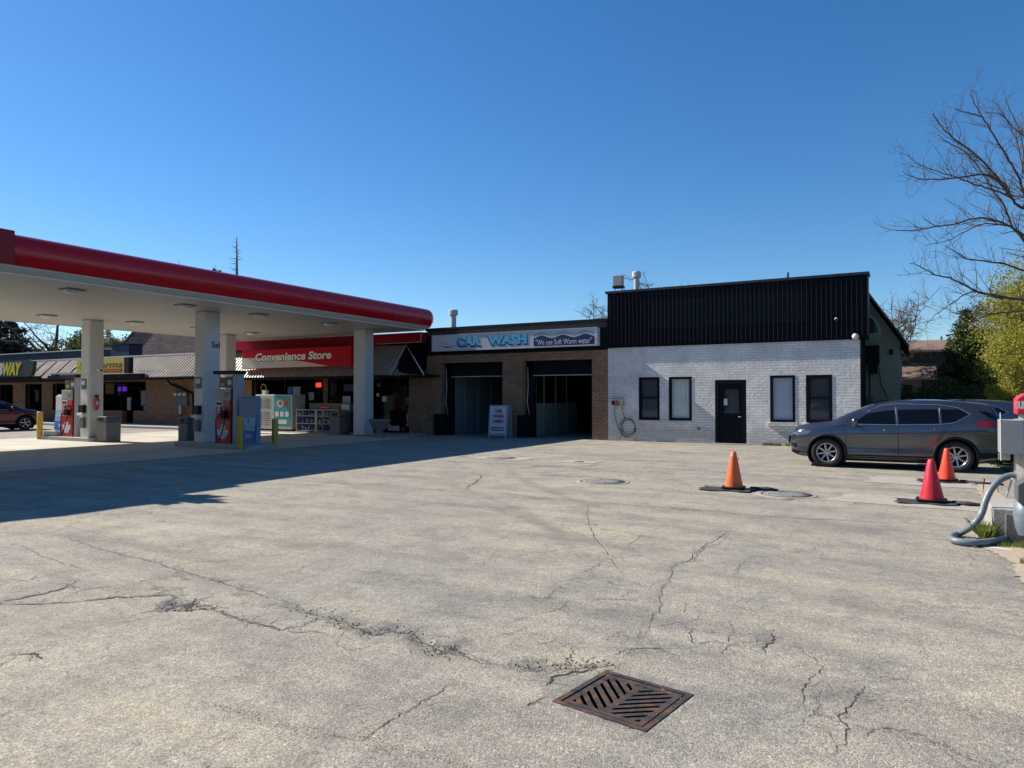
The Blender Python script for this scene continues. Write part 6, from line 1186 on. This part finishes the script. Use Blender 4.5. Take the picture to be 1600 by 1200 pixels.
mb = MB(); mb.poly_prism([(1.075, 0.54), (1.12, 0.48), (1.40, 0.48), (1.40, 0.80), (1.18, 0.80), (1.075, 0.72)], 'y', 9.95, 10.25, M('holder_grey', (0.10, 0.10, 0.11), 0.5)); mb.build('nozzle_holder', vs_, bevel=0.015)
mb = MB(); mb.lathe([(0.10, 0.12), (0.13, 0.2), (0.15, 0.35), (0.14, 0.50), (0.08, 0.52)], (1.20, 10.15, 0), M('bag_slate', (0.16, 0.19, 0.23), 0.45, var=0.25, vscale=9, bump=0.3, bscale=14), 16); mb.build('dust_canister', vs_)
mb = MB(); mb.tube([(1.02, 10.45, 0.52), (1.08, 10.42, 0.75)], 0.012, PAPER, 6); mb.build('plastic_tie', vs_)
mb = MB(); mb.box(0.86, 2.2, 10.22, 11.3, 0.0, 0.40, CONCRETE); mb.box(0.98, 2.1, 10.19, 10.218, 0.0, 0.35, M('block_recess', (0.15, 0.14, 0.12), 0.95, var=0.25, bump=0.3)); single('concrete_plinth', mb, "weathered concrete plinth carrying the vacuum station", 'plinth', bevel=0.02)
def hose_mat():
    m, t, b = newmat('vacuum_hose_grey'); b.inputs['Base Color'].default_value = (0.16, 0.19, 0.21, 1); b.inputs['Roughness'].default_value = 0.42; return m
P = [(x, y, z) for x, y, z in HOSE]; P = catmull(P, 12); acc = [0.0]
for a, b in zip(P[:-1], P[1:]): acc.append(acc[-1] + (Vector(b) - Vector(a)).length)
T = np.arange(0, acc[-1], 0.009); Q = np.stack([np.interp(T, acc, [p[i] for p in P]) for i in range(3)], 1)
mb = MB(); mb.tube([tuple(q) for q in Q], [0.038 + (0.0022 if k % 2 else 0) for k in range(len(Q))], hose_mat(), 14); single('vacuum_hose', mb, "thick grey corrugated hose looping from the vacuum station onto the asphalt", 'hose')
mb = MB(); mb.add([(0.72, 9.78, 0.012), (0.98, 9.70, 0.012), (1.02, 9.74, 0.014), (0.80, 9.84, 0.013)], [(0, 1, 2, 3)], PAPER); single('paper_scrap', mb, "flattened pale paper scrap under the hose loop", 'litter')

# ---------------------------------------------------------------- plants
def leafmat(name, c1, c2, trans=0.35):
    m = bpy.data.materials.new(name); m.use_nodes = True; t = m.node_tree; b = t.nodes["Principled BSDF"]; o = t.nodes["Material Output"]
    g = N(t, "NewGeometry"); c = MIX(t, c1, c2, g.outputs['Random Per Island']); t.links.new(c, b.inputs['Base Color']); b.inputs['Roughness'].default_value = 0.6; b.inputs['Specular IOR Level'].default_value = 0.25
    tr = N(t, "BsdfTranslucent"); t.links.new(c, tr.inputs[0]); mx = N(t, "MixShader"); mx.inputs[0].default_value = trans
    t.links.new(b.outputs[0], mx.inputs[1]); t.links.new(tr.outputs[0], mx.inputs[2]); t.links.new(mx.outputs[0], o.inputs[0]); return m
def leaves(name, pts, size, mat, parent, aspect=1.6, droop=0.0, seed=0):
    """one small diamond leaf at every point"""
    r_ = np.random.default_rng(seed); P = np.asarray(pts, float); n = len(P)
    d = r_.normal(size=(n, 3)); d[:, 2] -= droop; d /= np.linalg.norm(d, axis=1)[:, None]
    u = np.cross(d, r_.normal(size=(n, 3))); u /= np.linalg.norm(u, axis=1)[:, None]; s = size * r_.uniform(0.6, 1.3, (n, 1))
    V = np.stack([P, P + d * s * aspect * 0.5 + u * s * 0.5, P + d * s * aspect, P + d * s * aspect * 0.5 - u * s * 0.5], 1).reshape(-1, 3)
    F = np.arange(4 * n).reshape(n, 4)
    if parent is not None: V = V - np.array(wloc(parent))
    return np_mesh(name, V, F, [mat], parent)
BARK = M('bark_grey', (0.13, 0.10, 0.08), 0.9, var=0.3, vscale=8); BARK2 = M('bark_dark', (0.085, 0.066, 0.052), 0.9, var=0.3, vscale=8)
def twigs(mb, pts, r0, depth, rr, dens=2.2, L=0.55, mat=BARK, spread=0.75, up=0.25, rad=None):
    pts = [Vector(p) for p in pts]
    for i in range(len(pts) - 1):
        a, b = pts[i], pts[i + 1]; seg = (b - a).length; n = max(1, int(seg * dens + rr.random()))
        for _ in range(n):
            t = rr.random(); p = a.lerp(b, t); fr = (i + t) / (len(pts) - 1)
            d = (b - a).normalized(); side = Vector((rr.gauss(0, 1), rr.gauss(0, 1), rr.gauss(0, 1))); side -= d * side.dot(d); side.normalize()
            dirn = (d * 0.75 + side * spread + Vector((0, 0, up))).normalized(); l = L * rr.uniform(0.5, 1.3) * (1 - 0.4 * fr); q = [p]; cur = dirn
            for k in range(4): cur = (cur + Vector((rr.gauss(0, .16), rr.gauss(0, .16), rr.gauss(0, .16) + 0.04))).normalized(); q.append(q[-1] + cur * l / 4)
            r1 = max(0.0032, r0 * (1 - fr) * 0.45 + 0.003) if depth > 1 else 0.0035
            mb.tube(q, [r1 * (1 - 0.18 * k) for k in range(5)], mat, 4 if depth > 1 else 3, cap=False)
            if depth > 1: twigs(mb, q, r1, depth - 1, rr, dens * 1.6, L * 0.42, mat, spread, up)
def curve(p, q, bend, n, rr):
    p, q = Vector(p), Vector(q); L = (q - p).length; o = [p]; off = Vector((rr.gauss(0, 1), rr.gauss(0, 1), rr.gauss(0, 0.5))) * bend * L
    for k in range(1, n): t = k / n; o.append(p.lerp(q, t) + off * math.sin(math.pi * t) + Vector((rr.gauss(0, 1), rr.gauss(0, 1), rr.gauss(0, 1))) * 0.012 * L)
    o.append(q); return o
# large bare tree: its limbs reach in from beyond the right edge
rr = random.Random(11)
bt = empty('bare_tree', (3.3, 17.2, 0), "large leafless tree whose fine dark limbs reach in over the right edge", 'tree')
tr = [(3.3, 17.2, 0), (3.25, 17.1, 1.2), (3.35, 17.0, 2.3), (3.2, 16.9, 3.3), (3.3, 16.8, 4.3), (3.2, 16.8, 5.3)]
mb = MB(); mb.tube([Vector(p) for p in catmull(tr, 3)], list(np.linspace(0.22, 0.10, 16)), BARK2, 12); mb.build('trunk', bt)
mb = MB()
for r0, pts in LIMBS:
    P = [Vector(p) for p in pts]
    if r0 >= 0.03 and P[0].x > 1.3:      # carry the limb on to the trunk
        zt_ = max(1.8, min(5.2, P[0].z - 0.9)); root_ = Vector((3.27, 17.0, zt_)); P = [root_, root_.lerp(P[0], 0.5) + Vector((0, 0, 0.12))] + P
    C_ = [Vector(p) for p in catmull([tuple(p) for p in P], 4)]; n = len(C_)
    C_ = [c + Vector((rr.gauss(0, .008), rr.gauss(0, .008), rr.gauss(0, .008))) for c in C_]
    r0 *= 0.68; mb.tube(C_, [r0 * (1 - 0.9 * k / n) + 0.003 for k in range(n)], BARK2, 7)
    twigs(mb, [tuple(c) for c in C_[::4]], r0 * 0.8, 2, rr, 6.5, 0.80, BARK2)
mb.build('limbs', bt, recalc=False)
BUDS = leafmat('buds', (0.10, 0.05, 0.035), (0.14, 0.08, 0.04))
def bare_tree(x, y, h, spread, label, seed, mat=BARK, lim=9, r=0.12, dens=1.6, group=None, budmat=None, buds=0):
    rr = random.Random(seed); t = empty('bare_tree', (x, y, 0), label, 'tree', group)
    mb = MB(); top = (x + rr.uniform(-.3, .3), y, h * 0.62); tk = curve((x, y, 0), top, 0.03, 8, rr); mb.tube(tk, list(np.linspace(r, r * 0.4, 9)), mat, 8); mb.build('trunk', t)
    mb = MB(); ends = []
    for k in range(lim):
        a = 2 * math.pi * k / lim + rr.uniform(-.4, .4); s_ = tk[rr.randint(3, 8)]; e = Vector((x + math.cos(a) * spread * rr.uniform(.5, 1), y + math.sin(a) * spread * rr.uniform(.5, 1), h * rr.uniform(0.68, 1.0)))
        c = curve(s_, e, 0.10, 7, rr); mb.tube(c, [r * 0.4 * (1 - 0.85 * i / 7) + 0.008 for i in range(8)], mat, 5); sb = MB()
        for i in range(2, 7):
            for _ in range(3):
                d = Vector((rr.gauss(0, 1), rr.gauss(0, 1), rr.gauss(0.4, .7))).normalized(); L = spread * 0.35 * rr.uniform(.5, 1.1); cc = curve(c[i], c[i] + d * L, 0.12, 4, rr); mb.tube(cc, [0.022, 0.017, 0.013, 0.009, 0.006], mat, 4, cap=False)
                for _ in range(int(3 * dens)):
                    b_ = cc[rr.randint(1, 4)]; d2 = (d + Vector((rr.gauss(0, .7), rr.gauss(0, .7), rr.gauss(0.15, .6)))).normalized(); q = curve(b_, b_ + d2 * L * rr.uniform(.3, .6), 0.1, 3, rr); mb.tube(q, [0.010, 0.008, 0.006, 0.004], mat, 3, cap=False); ends += q[1:]
    mb.build('crown', t, recalc=False)
    if buds:
        pts = [tuple(rr.choice(ends) + Vector((rr.gauss(0, .12), rr.gauss(0, .12), rr.gauss(0, .12)))) for _ in range(buds)]; leaves('foliage', pts, 0.10, budmat, t, seed=seed)
    return t
bare_tree(-18.2, 47.5, 9.0, 3.0, "bare tree peeping over the car wash roof left of the black fascia", 21, lim=14, dens=3.0)
bare_tree(-14.4, 45, 9.9, 3.2, "bare tree tips just above the black fascia right of the vent pipe", 22, lim=14, dens=3.0)
bare_tree(-1.5, 57, 9.4, 3.6, "hazy bare tree beyond the olive gable's roof slope", 23, lim=18, dens=3.5)
bare_tree(5.2, 50, 7.0, 3.0, "purplish bare tree between the spruce and the yellow green tree", 24, M('bark_purple', (0.10, 0.07, 0.075), 0.9), lim=14, dens=3.5, r=0.14, budmat=BUDS, buds=9000)
bare_tree(-64, 34, 9.5, 6.5, "dark spreading bare tree seen under the canopy at far left", 25, BARK2, lim=10, r=0.35, dens=1.5)
YG = leafmat('bud_leaves_yellow', (0.42, 0.36, 0.06), (0.22, 0.24, 0.04), 0.45); GRN = leafmat('hedge_leaves', (0.035, 0.055, 0.012), (0.09, 0.11, 0.025)); SPR = leafmat('spruce_needles', (0.032, 0.058, 0.018), (0.12, 0.155, 0.045), 0.25); DKG = leafmat('dark_needles', (0.008, 0.014, 0.008), (0.025, 0.035, 0.016), 0.1)
bare_tree(-57.5, 37, 7.8, 3.0, "thin yellowish budding tree right of the left column under the canopy", 26, lim=12, dens=2.5, budmat=leafmat('buds_tan', (0.22, 0.19, 0.09), (0.12, 0.12, 0.05)), buds=6000)
def blob_tree(name, x, y, h, rx, rz, n, size, mat, label, seed, cat='tree', trunk_mat=BARK, blobs=26, group=None, base=0.35):
    r_ = np.random.default_rng(seed); rr = random.Random(seed); t = empty(name, (x, y, 0), label, cat, group)
    cz = h - rz; cs = []
    for _ in range(blobs):
        v = r_.normal(size=3); v /= np.linalg.norm(v); q = r_.uniform(0.35, 0.95); cs.append((x + v[0] * rx * q, y + v[1] * rx * q, cz + v[2] * rz * q, r_.uniform(0.18, 0.36) * rx))
    mb = MB(); 
    if cat == 'tree': mb.tube(curve((x, y, 0), (x, y, cz + rz * 0.3), 0.04, 6, rr), list(np.linspace(0.16, 0.05, 7)), trunk_mat, 8)
    for c in cs: mb.tube(curve((x, y, max(0.05, cz - rz * rr.uniform(0.2, .9))), c[:3], 0.08, 5, rr), [0.045, 0.036, 0.028, 0.02, 0.014, 0.008], trunk_mat, 4, cap=False)
    mb.build('trunk' if cat == 'tree' else 'stems', t)
    pts = []
    for c in cs:
        k = n // blobs; v = r_.normal(size=(k, 3)); v /= np.linalg.norm(v, axis=1)[:, None]; q = r_.uniform(0.25, 1, (k, 1)) ** 0.5; pts.append(np.array(c[:3]) + v * q * c[3] * r_.uniform(0.8, 1.25, (k, 1)))
    P = np.concatenate(pts); P = P[P[:, 2] > 0.05]
    leaves('crown', P, size, mat, t, seed=seed); return t
blob_tree('budding_tree', 4.7, 33, 7.1, 2.8, 3.0, 38000, 0.055, YG, "yellow green budding tree at the right edge behind the red header", 31, blobs=60)
blob_tree('budding_tree', 3.55, 28.6, 4.1, 1.6, 1.5, 13000, 0.05, YG, "lower yellow green thicket spilling in front of the spruce at right", 33, blobs=46)
blob_tree('leafy_tree', -62.5, 36, 7.3, 4.2, 3.4, 30000, 0.16, GRN, "broad mossy green tree seen over the plaza parapet", 32, blobs=50)
def spruce(x, y, h, w, label, seed, mat=SPR, n_lay=34, tip_bare=0.0, size=0.09, group=None):
    rr = random.Random(seed); t = empty('spruce_tree', (x, y, 0), label, 'tree', group); mb = MB(); mb.tube([(x, y, 0), (x + 0.03, y, h * 0.5), (x, y, h)], [w * 0.05 + 0.03, w * 0.03 + 0.02, 0.012], BARK2, 8); mb.build('trunk', t)
    mb = MB(); pts = []
    for k in range(n_lay):
        f = (k + rr.uniform(-.3, .3)) / n_lay; z = h * (0.04 + 0.95 * f); rad = w * (1 - f) ** 0.95 * rr.uniform(0.72, 1.18) + 0.06; nb_ = max(5, int(13 * (1 - f) + 4))
        for j in range(nb_):
            a = 2 * math.pi * (j + rr.random()) / nb_; rl = rad * rr.uniform(0.65, 1.15); dr_ = -0.18 * rl + rr.uniform(-.05, .1)
            tip = (x + math.cos(a) * rl, y + math.sin(a) * rl, z + dr_ + 0.10 * rl); mb.tube([(x, y, z), ((x + tip[0]) / 2, (y + tip[1]) / 2, z + dr_ * 0.6), tip], [0.015, 0.01, 0.004], BARK2, 3, cap=False)
            if rr.random() < tip_bare: continue
            m = int(34 * rl / w * 2.2) + 10
            for _ in range(m):
                u = rr.random() ** 0.7; sp = 0.13 * rl * (1 - u * 0.5) + 0.02; pts.append((x + (tip[0] - x) * u + rr.gauss(0, sp), y + (tip[1] - y) * u + rr.gauss(0, sp), z + (tip[2] - z) * u + rr.gauss(-0.04, 0.055)))
    mb.build('branches', t, recalc=False)
    if pts: leaves('foliage', pts, size, mat, t, 2.2, 0.3, seed)
    return t
spruce(2.15, 36, 5.6, 2.5, "dark green conical spruce standing behind the parked cars", 41, n_lay=46, size=0.085)
spruce(-69.5, 33, 10.5, 4.2, "dark conifer mass at the far left edge under the canopy", 42, DKG, 30, 0.15, 0.2)
def dead(x, y, h, label, seed, w):
    rr = random.Random(seed); t = empty('dead_conifer', (x, y, 0), label, 'tree'); mb = MB(); mb.tube([(x, y, 0), (x + 0.1, y, h * 0.6), (x, y, h)], [0.3, 0.15, 0.03], BARK2, 8); mb.build('trunk', t); mb = MB()
    for k in range(46):
        z = h * (0.5 + 0.48 * k / 46); a = rr.uniform(0, 6.28); L = w * (1.15 - k / 46) * rr.uniform(.4, 1.1); c = curve((x, y, z), (x + math.cos(a) * L, y + math.sin(a) * L, z + L * rr.uniform(-.15, .25)), 0.06, 4, rr); mb.tube(c, [0.035, 0.028, 0.02, 0.014, 0.008], BARK2, 4, cap=False); twigs(mb, c, 0.02, 1, rr, 3.0, 0.45, BARK2)
    mb.build('crown', t, recalc=False)
dead(-45.4, 37.5, 14.1, "spindly dead conifer top poking above the red fascia", 51, 1.7)
spruce(-51.9, 37.2, 12.9, 1.5, "tiny conifer tip showing over the fascia left of the dead top", 52, DKG, 26, 0, 0.16, 'conifer tips over the fascia'); spruce(-49.2, 38.6, 12.5, 1.3, "second, lower conifer tip over the fascia nearer the dead top", 53, DKG, 26, 0, 0.16, 'conifer tips over the fascia')
# junipers and shrubs by the house
for i, (x, y, h, w, m_, lb) in enumerate(((-0.1, 31.5, 2.2, 1.3, GRN, "low bushy shrub hugging the olive building's right corner"), (1.6, 33, 2.4, 1.6, SPR, "dark shrub at the foot of the spruce, left side"), (3.1, 31, 2.1, 1.5, GRN, "shrub beneath the yellow tree behind the slate car"), (2.3, 28.5, 1.55, 1.2, GRN, "low juniper directly behind the slate car's tail"), (4.4, 30.5, 2.7, 1.6, SPR, "dark shrub below the red header's left corner"), (2.05, 21.5, 0.8, 0.6, GRN, "small leafy bush seen under the vacuum's grey box"))):
    blob_tree('shrub', x, y, h, w, h * 0.48, 5000, 0.06, m_, lb, 60 + i, 'shrub', blobs=22, group='shrubs behind the cars')
# ---------------------------------------------------------------- grass
GB = leafmat('grass_blades', (0.08, 0.14, 0.02), (0.22, 0.26, 0.06), 0.45)
def tuft(pts_r, n, h, name, label, seed, sz=0.006):
    r_ = np.random.default_rng(seed); V = []
    for _ in range(n):
        cx, cy, rad = pts_r[r_.integers(len(pts_r))]; a = r_.uniform(0, 6.283); q = rad * math.sqrt(r_.uniform()); x, y = cx + q * math.cos(a), cy + q * math.sin(a); z0 = 0.0
        l = h * r_.uniform(0.4, 1.15); lean = r_.normal(size=2) * 0.35 * l; w = sz * r_.uniform(0.7, 1.5); b = r_.uniform(0, 6.283); dx, dy = w * math.cos(b), w * math.sin(b)
        V += [(x - dx, y - dy, z0), (x + dx, y + dy, z0), (x + lean[0] * 0.4 + dx * .6, y + lean[1] * 0.4 + dy * .6, z0 + l * 0.6), (x + lean[0], y + lean[1], z0 + l)]
    V = np.array(V); o = np_mesh(name, V, np.arange(len(V)).reshape(-1, 4), [GB]); return o
o = tuft([(0.80, 10.12, 0.05), (0.79, 10.25, 0.05), (0.78, 10.38, 0.05)], 380, 0.22, 'grass_tuft', '', 1, 0.0022); tag(o, "tall fresh grass tuft against the concrete plinth inside the hose loop", 'grass tuft', 'grass tufts by the vacuum')
o = tuft([(1.08, 9.0, 0.10), (1.15, 8.8, 0.10), (1.22, 9.1, 0.08)], 420, 0.07, 'grass_tuft', '', 2, 0.004); tag(o, "low green weed patch at the sandy right edge nearest the camera", 'grass tuft', 'grass tufts by the vacuum')
o = tuft([(0.9, 9.98, 0.12), (1.05, 10.0, 0.12), (1.2, 10.0, 0.12)], 500, 0.06, 'grass_tuft', '', 3, 0.004); tag(o, "shaded low weeds beneath the lower run of the hose", 'grass tuft', 'grass tufts by the vacuum')
o = tuft([(-4.5, FY - 0.05, 0.10), (-4.1, FY - 0.06, 0.12), (-3.7, FY - 0.05, 0.1), (-4.3, FY - 0.04, 0.08)], 500, 0.10, 'grass_tuft', '', 4, 0.008); tag(o, "weedy grass strip at the white wall's foot right of the door", 'grass tuft', 'grass tufts by the vacuum')
o = tuft([(x, y, 0.5) for x in np.arange(2.5, 6, 0.6) for y in np.arange(12, 30, 0.8)], 14000, 0.16, 'verge_grass', '', 5, 0.01); tag(o, kind='stuff')

# ---------------------------------------------------------------- unseen tree belt, added to darken reflections in glass and paint
DW = leafmat('added_wood_leaves', (0.03, 0.04, 0.015), (0.09, 0.085, 0.04), 0.2)
r_ = np.random.default_rng(5); n = 16000; a = r_.uniform(-math.pi * 0.62, math.pi * 0.62, n); d_ = r_.uniform(42, 56, n)
x = np.sin(a) * d_ * 1.3; y = -np.cos(a) * d_; top = 7.5 + 2.5 * np.sin(a * 9) + 1.5 * np.sin(a * 23); z = r_.uniform(0, 1, n) ** 0.8 * top
k = (y < 6) & ((x > 12) | (x < -14) | (y < -20))
PW = np.concatenate([np.stack([x, y, z], 1)[k], np.stack([r_.uniform(-98, -82, 6000), r_.uniform(-30, 30, 6000), r_.uniform(0, 9, 6000)], 1)])
o = leaves('added_wood', PW, 1.5, DW, None, 1.2, 0, 5); tag(o, kind='stuff')
